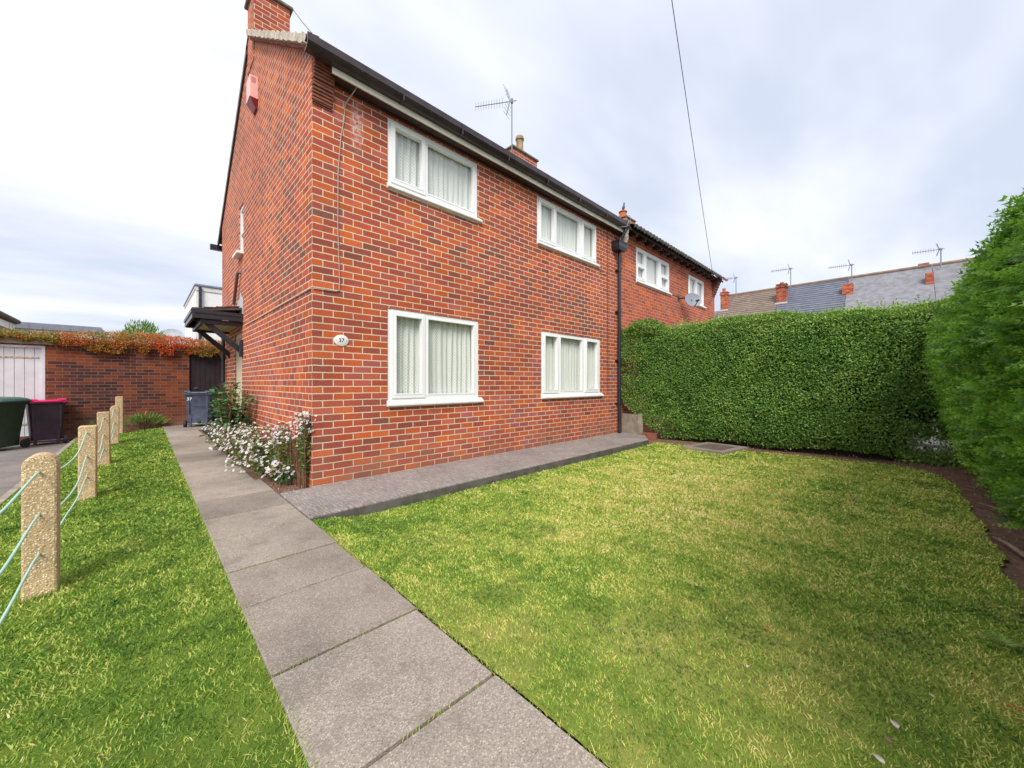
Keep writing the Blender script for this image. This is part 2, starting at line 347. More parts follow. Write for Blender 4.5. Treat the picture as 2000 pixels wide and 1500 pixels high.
M['asterleaf']=leafmat('aster_leaf',[(0,(.05,.11,.03)),(.6,(.13,.24,.055)),(.88,(.34,.34,.09)),(1,(.34,.19,.07))],trans=.25)
M['petal']=leafmat('aster_petal',[(0,(.70,.62,.78)),(.5,(.84,.80,.88)),(1,(.90,.88,.90))],trans=.3)
M['broadleaf']=leafmat('broad_leaf',[(0,(.035,.11,.04)),(.6,(.08,.20,.06)),(1,(.16,.32,.10))],trans=.2,rough=.4)
M['stem']=pm('dry_stem',(.16,.075,.045),(.24,.12,.07),scale=20,rough=.9)
M['litter']=leafmat('leaf_litter',[(0,(.10,.05,.03)),(.5,(.30,.14,.07)),(.8,(.42,.22,.12)),(1,(.55,.42,.30))],trans=.1)
# ------------------------------------------------------------------ camera / light / world
cam=bpy.data.cameras.new('camera'); co_=bpy.data.objects.new('camera',cam); link(co_); scene.camera=co_
cam.sensor_width=36; cam.lens=36*735/2000; cam.shift_y=-.001; cam.clip_start=.05; cam.clip_end=3000
CAM=np.array((-1.255,-4.279,1.0875)); co_.location=tuple(CAM); co_.rotation_euler=(PI/2,0,-math.asin(.699))
scene.view_settings.view_transform='Standard'; scene.view_settings.look='None'; scene.view_settings.exposure=.74; scene.view_settings.gamma=1
sd=Vector((-.72,-.66,.90)).normalized()
sun=bpy.data.lights.new('sun','SUN'); sun.energy=2.1; sun.angle=math.radians(28); sun.color=(1,.94,.85)
so=bpy.data.objects.new('sun',sun); link(so); so.rotation_euler=sd.to_track_quat('Z','Y').to_euler(); so.location=(-5,-6,12)
w=bpy.data.worlds.new('World'); scene.world=w; w.use_nodes=True; nt=w.node_tree; bg=nt.nodes['Background']
sky=N(nt,'ShaderNodeTexSky'); sky.sky_type='NISHITA'; sky.sun_disc=False; sky.sun_elevation=math.asin(sd.z); sky.sun_rotation=math.atan2(sd.x,sd.y); sky.air_density=1.2; sky.dust_density=2
g=N(nt,'ShaderNodeTexCoord').outputs['Generated']; sp=N(nt,'ShaderNodeSeparateXYZ'); nt.links.new(g,sp.inputs[0])
zz=math_(nt,'ADD',math_(nt,'MAXIMUM',sp.outputs[2],0),.16)
cb=N(nt,'ShaderNodeCombineXYZ'); nt.links.new(math_(nt,'DIVIDE',sp.outputs[0],zz),cb.inputs[0]); nt.links.new(math_(nt,'DIVIDE',sp.outputs[1],zz),cb.inputs[1])
mp=N(nt,'ShaderNodeMapping'); nt.links.new(cb.outputs[0],mp.inputs[0]); mp.inputs['Rotation'].default_value=(0,0,.5); mp.inputs['Scale'].default_value=(.55,1.15,1); mp.inputs['Location'].default_value=(3.3,1.7,0)
n1=noise(nt,.95,5,.5,vec=mp.outputs[0])
side=math_(nt,'MULTIPLY_ADD',sp.outputs[0],.10,0.01)   # cloud thinner and bluer towards +x
low=math_(nt,'MULTIPLY',math_(nt,'SUBTRACT',.55,sp.outputs[2]),.16)
f=math_(nt,'ADD',math_(nt,'ADD',n1,side),low)
cc=ramp(nt,f,[(.36,(.93,.935,.955)),(.47,(.89,.91,.955)),(.56,(.76,.80,.90)),(.68,(.60,.66,.80))])
skc=N(nt,'ShaderNodeVectorMath',operation='SCALE'); nt.links.new(sky.outputs[0],skc.inputs[0]); skc.inputs['Scale'].default_value=.10
mx=mixc(nt,.92,skc.outputs[0],cc); nt.links.new(mx,bg.inputs[0]); bg.inputs[1].default_value=.74
# ------------------------------------------------------------------ ground
def sheet(name,pts,z,mat,parent=None,kind='structure'):
    m=MB(); m.face(*[(x,y,z) for x,y in pts]); o=m.build(name,mat,parent); tag(o,kind=kind); return o
M['far_ground']=pm('far_ground',(.12,.13,.08),(.17,.16,.12),scale=.2,rough=.95)
M['road']=pm('pale_road',(.22,.21,.21),(.30,.29,.28),scale=3,rough=.9,bs=.2)
sheet('ground',[(-900,-900),(900,-900),(900,900),(-900,900)],-.32,M['far_ground'])
sheet('driveway',[(-12,-9),(-2.36,-9),(-2.36,8.8),(-12,8.8)],-.215,M['drive'])
sheet('road',[(7.6,-40),(14,-40),(14,40),(12.6,40),(12.6,-.5),(7.6,-.5)],-.24,M['road'])
k=MB()
for i in range(15):
    y=-8.8+i*1.17; k.box(-2.36,-2.29,y,y+1.16,-.3,-.135,.006)
tag(k.build('kerb',M['conc']),kind='structure')
def zL(x,y): return -.015-.13*np.clip((-.95-x)/1.35,0,1)**1.3
def zR(x,y): 
    e=np.clip((x+.30)/.5,0,1); return -.02-.065*e*(3-2*e)*e/ (1) *1.0
def grid(name,x0,x1,y0,y1,nx,ny,zf,mat,mask=None,jit=.004):
    xs=np.linspace(x0,x1,nx); ys=np.linspace(y0,y1,ny); X,Y=np.meshgrid(xs,ys,indexing='ij'); P=np.stack([X.ravel(),Y.ravel(),np.zeros(nx*ny)],1)
    Z=zf(P[:,0],P[:,1])+vn(P,3,3)*jit; P[:,2]=Z
    i=(np.arange(nx-1)[:,None]*ny+np.arange(ny-1)[None,:]).ravel(); F=np.stack([i,i+ny,i+ny+1,i+1],1)
    if mask is not None:
        c=P[F].mean(1); F=F[mask(c)]
    o=npmesh(name,P,F,mat,smooth=True); tag(o,kind='structure'); return o
def inR(P,m=0.0):
    x,y=P[:,0],P[:,1]; nz=vn(P,7,5)*.035+vn(P,23,6)*.012
    ex=5.96+np.clip((-1.1-y)*.16,0,.38)-.9*np.clip((-4.36-y)/.38,0,1)**2.5
    return (x>-.305+m)&(y<-.985-m*.2+np.clip(nz,-.02,.01))&(y>-4.74+nz*1.2)&(x<ex+nz*1.5)
def inL(P,m=0.0):
    x,y=P[:,0],P[:,1]; nz=vn(P,9,7)*.02+vn(P,31,8)*.010
    return (x<-.925+nz+m)&(x>-2.285)&(y<8.35+nz)&(y>-7)
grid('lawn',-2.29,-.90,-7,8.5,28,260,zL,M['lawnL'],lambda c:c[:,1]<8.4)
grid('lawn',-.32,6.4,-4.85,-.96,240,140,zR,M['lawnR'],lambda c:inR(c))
# soil: flower bed by the gable, and border along the hedges
grid('soil',-.36,0.02,-.0,5.3,14,120,lambda x,y:-.035+0*x,M['soil'],jit=.03)
grid('soil',-.9,7.9,-6.2,-.5,160,120,lambda x,y:-.115+.03*np.clip(x-6,0,1)+.035*np.clip(-4.75-y,0,1),M['soil'],jit=.022,mask=lambda c:~((c[:,0]<.9)&(c[:,1]>-4.7)&(c[:,0]<-.25)))
# path of flags
pth=empty('garden_path',(0,0,0)); pth['kind']='structure'; pth['label']='grey concrete flag path running along the gable side of the house'
ys=[-6.1,-5.5,-4.95,-4.38,-3.8,-3.22,-2.655,-2.07,-1.595,-.985,-.43,.16,.75,1.35,1.95,2.6,3.3,4.1,5.0,6.0,7.1]
for a,b in zip(ys,ys[1:]):
    dz=random.uniform(-.003,.003); gp=.007 if b<0 else .003
    x1=-.312 if b<.9 else -.36
    MB().box(-.918,x1+random.uniform(-.004,.004),a+gp,b-gp,-.10,.0+dz,.004).build('flagstone',M['path'],pth)
sheet('path_bed',[(-.935,-6.2),(-.30,-6.2),(-.30,7.2),(-.935,7.2)],-.03,M['soil'])
sheet('path_end',[(-.93,7.1),(.6,7.1),(.6,8.8),(-.93,8.8)],-.012,M['path'])
sheet('lawn_end',[(-2.3,8.3),(-.93,8.3),(-.93,8.8),(-2.3,8.8)],-.14,M['soil'])
# raised concrete apron in front of the house
s=MB(); s.prism([(-.300,-.955),(-.300,-.02),(0,-.002),(6.30,-.002),(6.22,-.60),(5.70,-.925)],lambda u,v,w:(u,v,w),-.22,.0)
ap=s.build('concrete_apron',M['slab'],bevel=.006); tag(ap,kind='structure')
s=MB(); s.prism([(-.296,-.960),(-.296,-.94),(5.69,-.91),(6.21,-.59),(6.226,-.604),(5.702,-.930)],lambda u,v,w:(u,v,w),-.2,-.014); e_=s.build('apron_edge',pm('mossy_concrete_edge',(.085,.078,.066),(.15,.135,.12),scale=9,rough=.95,bs=.5),ap)
# ------------------------------------------------------------------ windows
def window(parent,outer,panes,sash=(),sill=True,y=.0,curtain=True,seed=1,label=None,sillx=.055):
    a0,a1,z0,z1=outer; m=MB()
    m.holed(a0+.002,a1-.002,z0,z1-.002,panes,.012,.075,FY)
    for (p0,p1,q0,q1) in sash:      # opening light: a second raised frame
        m.holed(p0-.052,p1+.045,q0-.055,q1+.045,[(p0,p1,q0,q1)],-.004,.011,FY)
    for (p0,p1,q0,q1) in panes:     # stepped glazing bead
        m.holed(p0-.014,p1+.014,q0-.014,q1+.014,[(p0+.004,p1-.004,q0+.004,q1-.004)],.006 if (p0,p1,q0,q1) not in sash else -.008,.06,FY)
    wnd=m.build('window',M['upvc'],parent)
    if label: wnd['label']=label
    for (p0,p1,q0,q1) in panes:
        g=MB(); g.face((p0-.01,.045,q0-.01),(p1+.01,.045,q0-.01),(p1+.01,.045,q1+.01),(p0-.01,.045,q1+.01)); g.build('pane',M['glass'],wnd)
    if sill:
        s=MB(); s.prism([(-.052,z0-.040),(-.052,z0-.064),(-.035,z0-.070),(.0,z0-.072),(.0,z0-.084),(.05,z0-.084),(.05,z0-.0),(.0,z0-.0)],lambda u,v,w:(w,u,v),a0-.012,a1+sillx); s.build('sill',M['sillwhite'],wnd,bevel=.004)
    if curtain:
        n=int((a1-a0)/.006); xs=np.linspace(a0+.01,a1-.01,n); r=np.random.default_rng(seed); ph=np.cumsum(r.uniform(.5,1.5,n)*.006*2*PI/.085); amp=.5+.5*np.sin(xs*5+seed)
        zs=np.linspace(z0-.02,z1-.02,9); V=[];
        for j,z in enumerate(zs):
            sprd=1-.25*(j/8); yy=.112+.022*np.sin(ph)*(.35+.65*amp)*sprd+.008*np.sin(ph*.37+j*.25)
            V.append(np.stack([xs+.01*np.sin(xs*9+j*.3)*(1-j/8),yy,np.full(n,z)],1))
        V=np.concatenate(V); i=(np.arange(8)[:,None]*n+np.arange(n-1)[None,:]).ravel(); F=np.stack([i,i+1,i+n+1,i+n],1)
        npmesh('net_curtain',V,F,M['net'],wnd,smooth=True)
    return wnd
# ------------------------------------------------------------------ main house
house=empty('brick_house',(0,0,0),0,'red brick semi detached house with white framed windows and long black gutter','house')
W1g=(.837,2.246,.875,1.992); W2g=(3.63,5.475,.885,1.985); W1u=(.837,2.225,3.50,4.29); W2u=(3.524,5.345,3.52,4.285)
LX,LY=6.31,6.33; EZ=4.65; RZ=6.81; SL=.685
m=MB()
hf=[(w[0],w[1],w[2]-.085,w[3]) for w in (W1g,W2g,W1u,W2u)]
m.holed(.25,LX,-.25,EZ-.12,hf,0,.25,FY)
GW=(3.80,4.225,3.42,4.30); DR=(3.93,4.72,0.0,2.02)
m.holed(0,LY,-.25,EZ-.12,[GW,(DR[0],DR[1],.0,DR[3])],0,.25,FX)
m.prism([(0,EZ-.12),(LY,EZ-.12),(LY,EZ),(LY/2,RZ),(0,EZ)],FX,0,.25)     # gable triangle
m.box(.25,LX,LY-.25,LY,-.25,EZ-.12)
m.build('wall',M['brick'],house,uv=True)
# corbelled kneeler, courses stepping out under the gutter end
m=MB()
for i in range(15):
    z=4.02+i*.034; o=.012+.0075*i+.004*(i%2)
    m.box(-.003-.002*(i%2),.205,-o,.0,z+.003,z+.024+.004*(i%3),.003)
m.box(.004,.19,-.012,0,4.02,4.5)
m.build('kneeler',M['corbel'],house)
# windows
window(house,W1g,[(.945,1.306,.955,1.915),(1.40,2.165,.945,1.925)],sash=[(.945,1.306,.955,1.915)],seed=3,label='large ground floor window, opening light on the left')
window(house,W2g,[(3.735,4.072,.965,1.915),(4.175,4.851,.945,1.925),(4.99,5.365,.965,1.915)],sash=[(3.735,4.072,.965,1.915),(4.99,5.365,.965,1.915)],seed=5,label='three light ground floor window')
window(house,W1u,[(.93,1.31,3.58,4.21),(1.39,2.157,3.565,4.225)],sash=[(.93,1.31,3.58,4.21)],seed=8,label='two light upper window under the gutter')
window(house,W2u,[(3.62,3.978,3.595,4.21),(4.053,4.751,3.58,4.22),(4.88,5.268,3.595,4.21)],sash=[(3.62,3.978,3.595,4.21),(4.88,5.268,3.595,4.21)],seed=9,label='three light upper window')
# gable window
m=MB(); g=GW; pn=[(g[0]+.06,g[1]-.06,g[2]+.06,3.80),(g[0]+.06,g[1]-.06,3.88,g[3]-.06)]
m.holed(g[0]+.002,g[1]-.002,g[2]+.002,g[3]-.002,pn,.02,.08,FX); gw=m.build('window',M['upvc'],house); gw['label']='narrow white window high on the gable'
for p in pn: MB().face((.05,p[0]-.01,p[2]-.01),(.05,p[1]+.01,p[2]-.01),(.05,p[1]+.01,p[3]+.01),(.05,p[0]-.01,p[3]+.01)).build('pane',M['glass'],gw)
MB().box(-.10,.03,g[0]-.02,g[1]+.02,g[2]-.05,g[2],.004).build('sill',M['sillwhite'],gw)
# door in the gable
m=MB(); m.holed(DR[0]+.003,DR[1]-.003,.02,DR[3]-.003,[(DR[0]+.07,DR[1]-.07,.09,1.93)],.03,.10,FX); d=m.build('door',M['door'],house); 
MB().box(.05,.09,DR[0]+.072,DR[1]-.072,.092,1.928,.004).build('door_leaf',M['door'],d)
MB().box(.02,.05,DR[0]+.09,DR[0]+.12,.98,1.09,.004).build('handle',M['alum'],d)
MB().box(-.05,.0,3.80,3.90,1.55,1.85,.005).build('meter_box',M['blackpvc'],house)
# roof
def tiled(name,x0,x1,s0,s1,P0,slope,mat,parent,sign=1,wave=.2,amp=.028,rowp=.30,seed=0,rough=.0,step=.02,thk=.036):
    """P0=(y,z) at s=0 (eave), going up slope; sign=+1 rises with y"""
    L=math.hypot(1,slope); cy,cz=sign/L,slope/L; ny,nz=-sign*slope/L,1/L
    nx=int((x1-x0)/step)+1; xs=np.linspace(x0,x1,nx); h=amp*np.abs(np.cos(PI*xs/wave))**.8
    nr=max(1,int(round((s1-s0)/rowp))); V=[];F=[];r=np.random.default_rng(seed)
    for q in range(nr):
        sa=s0+(s1-s0)*q/nr; sb=s0+(s1-s0)*(q+1)/nr+.03
        jr=np.repeat(r.uniform(-1,1,int(nx*step/wave)+2),int(wave/step))[:nx]*rough if rough else 0
        for s,hh in ((sa+jr,0.0),(sa+jr,thk),(sb,.018)):
            s=s+0*xs; k=h+hh if hh else h*1.0-.004
            V.append(np.stack([xs,P0[0]+cy*s+ny*k,P0[1]+cz*s+nz*k],1))
        b=q*3*nx; i=np.arange(nx-1)
        F.append(np.stack([b+i,b+i+1,b+nx+i+1,b+nx+i],1)); F.append(np.stack([b+nx+i,b+nx+i+1,b+2*nx+i+1,b+2*nx+i],1))
    return npmesh(name,np.concatenate(V),np.concatenate(F),mat,parent)
ey=-.205
rf=tiled('roof',.0,LX,0,math.hypot(LY/2-ey,SL*(LY/2-ey)),(ey,EZ+SL*ey-.034),SL,M['tile'],house)
tiled('verge_tiles',-.10,-.002,0,math.hypot(2.865-ey,SL*(2.865-ey)),(ey,EZ+SL*ey-.010),SL,M['tile'],house)
tiled('rear_roof_slope',-.03,LX,0,math.hypot(3.66,SL*3.66),(LY+.49,RZ-SL*3.65+.02),SL,M['tile'],house,sign=-1)
m=MB()   # boarding under the tiles, put in to block light
m.prism([(ey+.06,EZ+SL*(ey+.06)-.005),(LY/2,RZ+.0),(LY/2,RZ-.06),(ey+.06,EZ+SL*(ey+.06)-.06)],FX,.255,LX)
m.prism([(LY+.45,RZ-SL*3.61),(LY/2,RZ),(LY/2,RZ-.06),(LY+.45,RZ-SL*3.61-.06)],FX,.255,LX)
m.build('roof_boarding',M['soffit'],rf)
m=MB(); m.tube([(.5,LY/2,RZ+.05),(LX,LY/2,RZ+.05)],.11,12); m.build('ridge_tiles',M['tile'],rf)
# verge: white mortar bedding on the front slope, dark edge on the rear
m=MB(); n=40; secs=[]
for i in range(n+1):
    y=-.14+ (2.9+.14)*i/n; z=EZ+SL*y-.01; t=.022*math.sin(i*1.9)+random.uniform(-.008,.008)
    secs.append([(-.105+random.uniform(-.006,.006),y,z-.05+t*.4),(-.0,y,z-.05),(-.0,y,z+.035),(-.108+random.uniform(-.004,.006),y,z+.045+t*.6)])
m.loft(secs); m.build('verge_mortar',M['mortar'],house)
m=MB(); secs=[]
for i in range(n+1):
    y=-.20+(2.9+.2)*i/n; z=EZ+SL*y-.06; secs.append([(-.06+random.uniform(-.01,.01),y,z-.035+random.uniform(-.01,.01)),(0,y,z-.035),(0,y,z),(-.06,y,z)])
m.loft(secs); m.build('undercloak',M['corbel'],house)
MB().prism([(3.36,RZ-SL*(3.36-3.165)+.02),(6.83,RZ-SL*3.665+.02),(6.83,RZ-SL*3.665-.06),(3.36,RZ-SL*.195-.06)],FX,-.035,.0).build('bargeboard',M['brownpvc'],house)
MB().box(-.16,LX,6.83,6.95,4.20,4.32,.01).build('rear_gutter',M['blackpvc'],house)
# fascia, soffit, gutter
MB().box(.15,LX-.02,-.165,-.147,4.325,4.475).build('fascia',M['fascia'],house)
m=MB(); m.box(.207,LX-.02,-.136,.0,4.348,4.362); m.box(.207,LX-.02,-.02,.0,4.315,4.348); m.build('soffit',M['soffit'],house)
prof=[(-.158,4.49),(-.258,4.522),(-.268,4.518),(-.264,4.445),(-.256,4.436),(-.262,4.428),(-.226,4.392),(-.158,4.386),(-.158,4.40),(-.220,4.404),(-.246,4.436),(-.252,4.508)]
m=MB(); m.prism(prof,lambda u,v,w:(w,u,v),-.115,LX-.10); 
for x in (.9,1.75,2.6,3.5,4.4,5.3): m.box(x,x+.018,-.2705,-.16,4.384,4.50)
gt=m.build('gutter',M['brownpvc'],house)
# hopper, downpipe
m=MB(); m.loft([[(5.93,-.17,3.93),(6.20,-.17,3.93),(6.20,-.003,3.93),(5.93,-.003,3.93)],[(5.90,-.19,4.0),(6.23,-.19,4.0),(6.23,-.003,4.0),(5.90,-.003,4.0)],[(5.90,-.19,4.10),(6.23,-.19,4.10),(6.23,-.003,4.10),(5.90,-.003,4.10)]])
m.box(5.89,6.24,-.20,-.003,4.09,4.115)
hp=m.build('hopper',M['blackpvc'],house)
m=MB(); m.tube([(6.12,-.07,4.0),(6.12,-.07,.0)],.034,12)
for z in (3.5,2.6,1.55,.62): m.tube([(6.12,-.07,z),(6.12,-.07,z+.07)],.042,12); m.box(6.05,6.19,-.045,-.003,z+.02,z+.045)
m.build('downpipe',M['blackpvc'],house,smooth='auto')
m=MB(); m.tube([(6.13,-.21,4.42),(6.13,-.20,4.34),(6.10,-.12,4.20),(6.10,-.11,4.08)],.032,10); m.tube([(6.05,-.12,4.10),(6.04,-.13,4.22)],.015,8); m.build('gutter_outlet',M['blackpvc'],house,smooth=True)
m=MB(); secs=[]
for i in range(9):
    z=4.12+i*.045; r=.02+.05*math.sin(PI*min(1,(i+1)/8.0)); cx=6.27+.02*math.sin(i); cy=-.09-.014*i
    secs.append([(cx+r*math.cos(a)*random.uniform(.7,1.2),cy+r*.9*math.sin(a)*random.uniform(.7,1.2),z) for a in np.linspace(0,2*PI,9)[:-1]])
m.loft(secs); m.build('party_wall_mortar',M['mortar'],house)
# chimneys (parts of the house)
def chimney(parent,x0,x1,y0,y1,z0,z1,pots,mat,potmat,flash=None,capo=.045,uvw=True):
    m=MB().box(x0,x1,y0,y1,z0,z1); c=m.build('chimney',mat,parent,uv=True)
    k=MB(); k.box(x0-capo,x1+capo,y0-capo,y1+capo,z1,z1+.055,.012); k.box(x0+.03,x1-.03,y0+.03,y1-.03,z1+.055,z1+.09,.02); k.build('cap',M['cap'],c)
    for (px,py,r,h) in pots:
        MB().lathe([(r*1.08,z1+.08),(r*1.02,z1+.14),(r*.96,z1+.2),(r*.92,z1+.08+h*.78),(r*1.15,z1+.08+h*.82),(r*1.15,z1+.08+h*.90),(r*.98,z1+.08+h*.92),(r*.98,z1+.08+h),(r*.75,z1+.08+h),(r*.7,z1+.08+h*.8)],px,py,18).build('chimney_pot',potmat,c,smooth='auto')
    if flash: MB().box(x0-.02,x1+.02,y0-.02,y1+.02,flash[0],flash[1]).build('lead_flashing',M['lead'],c)
    return c
chimney(house,-.012,.50,2.87,3.34,6.25,7.36,[(.25,3.1,.11,.45)],M['brick'],M['pot'])
chimney(house,5.74,6.70,2.85,3.38,6.3,7.35,[(6.24,3.08,.105,.52)],M['brick'],M['pot'],flash=(6.5,6.72))
# front canopy over the side door
m=MB(); cy0,cy1,cx=3.85,5.42,-.66
m.box(cx-.03,cx,cy0,cy1,2.17,2.31); m.box(cx-.045,cx-.03,cy0,cy1,2.255,2.31)
m.box(cx,-.002,cy0-.03,cy0,2.17,2.31); m.box(cx,-.002,cy0-.045,cy0-.03,2.255,2.31)
m.box(cx,-.002,cy1,cy1+.03,2.17,2.31)
m.box(cx+.08,-.002,cy0+.05,cy0+.09,2.09,2.17); m.box(cx+.08,cx+.12,cy0+.09,cy1-.05,2.09,2.17); m.box(cx+.08,-.002,cy1-.09,cy1-.05,2.09,2.17)
cp=m.build('canopy',M['blackpvc'],house)
m=MB(); m.prism([(cx-.03,2.312),(-.003,2.43),(-.003,2.39),(cx-.03,2.28)],lambda u,v,w:(u,w,v),cy0+.02,cy1)
for i in range(4): 
    x=cx-.03+i*.16; m.prism([(x,2.316+i*.03),(x+.17,2.316+(i+1.06)*.03),(x+.17,2.33+(i+1.06)*.03),(x,2.345+i*.03)],lambda u,v,w:(u,w,v),cy0+.03,cy1-.01)
m.build('canopy_roof',M['tile'],cp)
MB().box(cx+.12,-.002,cy0+.09,cy1-.09,2.135,2.15).build('canopy_ceiling',M['soff_ply'],cp)
for y in (cy0+.10,cy1-.16):
    m=MB(); m.prism([(cx+.13,2.10),(cx+.22,2.13),(-.0,1.72),(-.0,1.60)],lambda u,v,w:(u,w,v),y,y+.06); m.build('bracket',M['blackpvc'],cp)
m=MB(); m.face((-.006,3.80,2.33),(-.006,4.25,2.52),(-.006,4.05,2.75),(-.006,3.85,2.58)); m.prism([(3.80,2.31),(3.84,2.62),(4.35,2.62),(4.35,2.31)],FX,-.008,-.002); m.build('lead_flashing',M['lead'],cp)
# pipes on the gable
m=MB(); m.tube([(.0,4.02,3.08),(-.05,4.03,3.08),(-.055,4.06,3.02),(-.055,4.40,2.56)],.026,10); m.build('waste_pipe',pm('brown_pipe',(.12,.08,.07),rough=.5),house,smooth='auto')
m=MB(); m.tube([(-.05,5.75,2.2),(-.05,5.75,-.02)],.034,10); m.tube([(-.05,5.75,2.2),(-.12,5.55,2.28),(-.3,5.46,2.3)],.03,10)
for z in (.7,1.6): m.tube([(-.05,5.75,z),(-.05,5.75,z+.07)],.042,10)
m.build('downpipe',M['blackpvc'],house,smooth='auto')
# cables
m=MB(); m.tube([(.44,-.16,4.40),(.40,-.10,4.30),(.335,-.012,4.17),(.325,-.008,4.0),(.29,-.008,3.78),(.262,-.008,3.40),(.258,-.008,2.8),(.278,-.008,2.2),(.272,-.008,2.10),(.235,-.009,2.085),(.02,-.009,2.078),(-.009,.02,2.078),(-.009,3.55,2.078)],.0055,6)
for z in (4.17,3.95,3.78,3.4,3.0,2.6): m.box(.25+.0*z,.33 if z>4 else .30,-.004,-.001,z,z+.008)
m.build('phone_cable',M['cableg'],house)
m=MB(); m.tube([(5.745,-.006,4.33),(5.75,-.006,3.0),(5.755,-.006,.9)],.006,6); m.tube([(5.40,-.02,3.42),(5.5,-.01,3.35),(5.70,-.006,3.36),(5.745,-.006,3.42)],.005,6); m.build('wall_cable',M['cabled'],house)
m=MB(); pts=[]
A=Vector((.53,2.86,7.42)); B=Vector((.42,-.275,4.42))
for i in range(13):
    t=i/12; p=A.lerp(B,t); p.z-=.22*4*t*(1-t)*.5; pts.append(tuple(p))
m.tube(pts,.006,6); m.build('drop_cable',M['cabled'],house)
m=MB(); m.tube([(6.0,-.28,4.6),(6.1,-.30,4.52),(6.05,-.28,4.4),(5.85,-.16,4.36)],.006,6); m.tube([(5.95,-.25,4.62),(6.15,-.3,4.66),(6.2,-.29,4.5)],.005,6); m.build('loose_cable',M['cableg'],house)
# ------------------------------------------------------------------ neighbour house
nb=empty('brick_house',(LX,0,0),0,'adjoining red brick house with mossy tile eaves, behind the tall hedge','house')
NX0,NX1=LX+.003,12.42
def P_(o):   # keep world coordinates under a moved empty
    o.location=(-LX,0,0); return o
m=MB(); NW1=(7.0,8.86,3.52,4.30); NW2=(10.16,11.46,3.52,4.29)
m.holed(NX0,NX1,-.25,EZ-.10,[(w[0],w[1],w[2]-.085,w[3]) for w in (NW1,NW2)]+[(7.1,8.9,.8,1.98),(10.1,11.5,.8,1.98)],0,.25,FY)
m.box(NX1-.25,NX1,.25,LY,-.25,EZ-.10); m.box(NX0,NX1-.25,LY-.25,LY,-.25,EZ-.1)
m.prism([(0,EZ-.10),(LY,EZ-.10),(LY,EZ),(LY/2,RZ),(0,EZ)],FX,NX1-.25,NX1)
P_(m.build('wall',M['brick_n'],nb,uv=True))
P_(window(nb,NW1,[(7.075,7.42,3.60,3.845),(7.075,7.42,3.93,4.225),(7.53,8.20,3.59,4.23),(8.35,8.75,3.60,3.845),(8.35,8.75,3.93,4.225)],sash=[(7.075,7.42,3.60,3.845),(8.35,8.75,3.60,3.845)],seed=21,label='five pane upper window'))
P_(window(nb,NW2,[(10.25,10.75,3.59,4.22),(10.87,11.37,3.59,4.22)],seed=22,sash=[(10.25,10.75,3.59,4.22)],label='two pane upper window behind the satellite dish'))
for w_ in ((7.1,8.9,.885,1.98),(10.1,11.5,.885,1.98)):
    P_(window(nb,w_,[(w_[0]+.1,w_[0]+.7,.97,1.9),(w_[0]+.8,w_[1]-.09,.97,1.9)],seed=30))
r2=tiled('roof',LX+.004,12.12,0,math.hypot(LY/2+.30,SL*(LY/2+.30)),(-.30,EZ-SL*.30+.0),SL,M['tile_moss'],nb,seed=4,rough=.012,wave=.16,step=.016,amp=.034,thk=.065); P_(r2)
P_(tiled('verge_tiles',12.12,12.52,0,math.hypot(LY/2+.34,SL*(LY/2+.34)),(-.34,EZ-SL*.34),SL,M['tile_orange'],nb,seed=5,rough=.02,wave=.16,step=.016,amp=.034,thk=.06))
P_(tiled('rear_roof_slope',LX+.004,12.60,0,math.hypot(3.66,SL*3.66),(LY+.49,RZ-SL*3.65),SL,M['tile_moss'],nb,sign=-1))
m=MB(); m.prism([(-.22,EZ-SL*.22-.01),(LY/2,RZ-.01),(LY/2,RZ-.07),(-.22,EZ-SL*.22-.07)],FX,NX0,12.58); m.prism([(LY+.45,RZ-SL*3.61-.01),(LY/2,RZ-.01),(LY/2,RZ-.07),(LY+.45,RZ-SL*3.61-.07)],FX,NX0,12.58)  # slabs below this roof's tiles, added to keep light out
o=m.build('roof_boarding',M['soffit'],nb); P_(o)
m=MB(); m.tube([(NX0,LY/2,RZ+.04),(12.6,LY/2,RZ+.04)],.11,12); P_(m.build('ridge_tiles',M['tile_moss'],nb))
for i in range(14):     # rafter feet under the open eaves
    x=6.6+i*.42; P_(MB().prism([(-.22,4.42),(0,4.57),(0,4.42),(-.22,4.36)],FX,x,x+.05).build('rafter_foot',M['soffit'],nb))
m=MB()
for i in range(8): m.box(12.18,12.43,-.02-.03*i,0,3.95+i*.075,3.95+i*.075+.078)
P_(m.build('kneeler',M['corbel'],nb))
c=chimney(nb,11.69,12.40,2.85,3.34,6.3,7.34,[(11.86,3.06,.14,.24)],M['brick'],M['potred']); P_(c)
# satellite dish
sat=empty('satellite_dish',(9.45,-.0,3.45),0,'grey oval satellite dish on the brick wall of the adjoining house','satellite dish')
m=MB(); nr,nt_=8,24; c0=Vector((.19,-.33,-.05)); ax=Vector((-.57,-.74,.25)).normalized(); e1=ax.cross(Vector((0,0,1))).normalized(); e2=e1.cross(ax)
rg=[]
for i in range(1,nr+1):
    r=i/nr; rg.append([c0+e1*(.245*r*math.cos(a))+e2*(.205*r*math.sin(a))-ax*(.05*(1-r*r)) for a in np.linspace(0,2*PI,nt_+1)[:-1]])
back=[[p-ax*.006 for p in g_] for g_ in rg]
m.loft([[tuple(p) for p in g_] for g_ in rg]+[[tuple(p) for p in g_] for g_ in reversed(back)])
m.build('reflector',pm('grey_mesh_dish',(.22,.25,.31),(.28,.31,.37),scale=5,rough=.5),sat,smooth='auto')
m=MB(); m.tube([(0,0,.0),(.02,-.12,.0),(.16,-.16,.0),tuple(c0-ax*.05)],.02,8); m.box(-.05,.05,-.02,0,-.07,.08); m.build('wall_bracket',M['blackpvc'],sat)
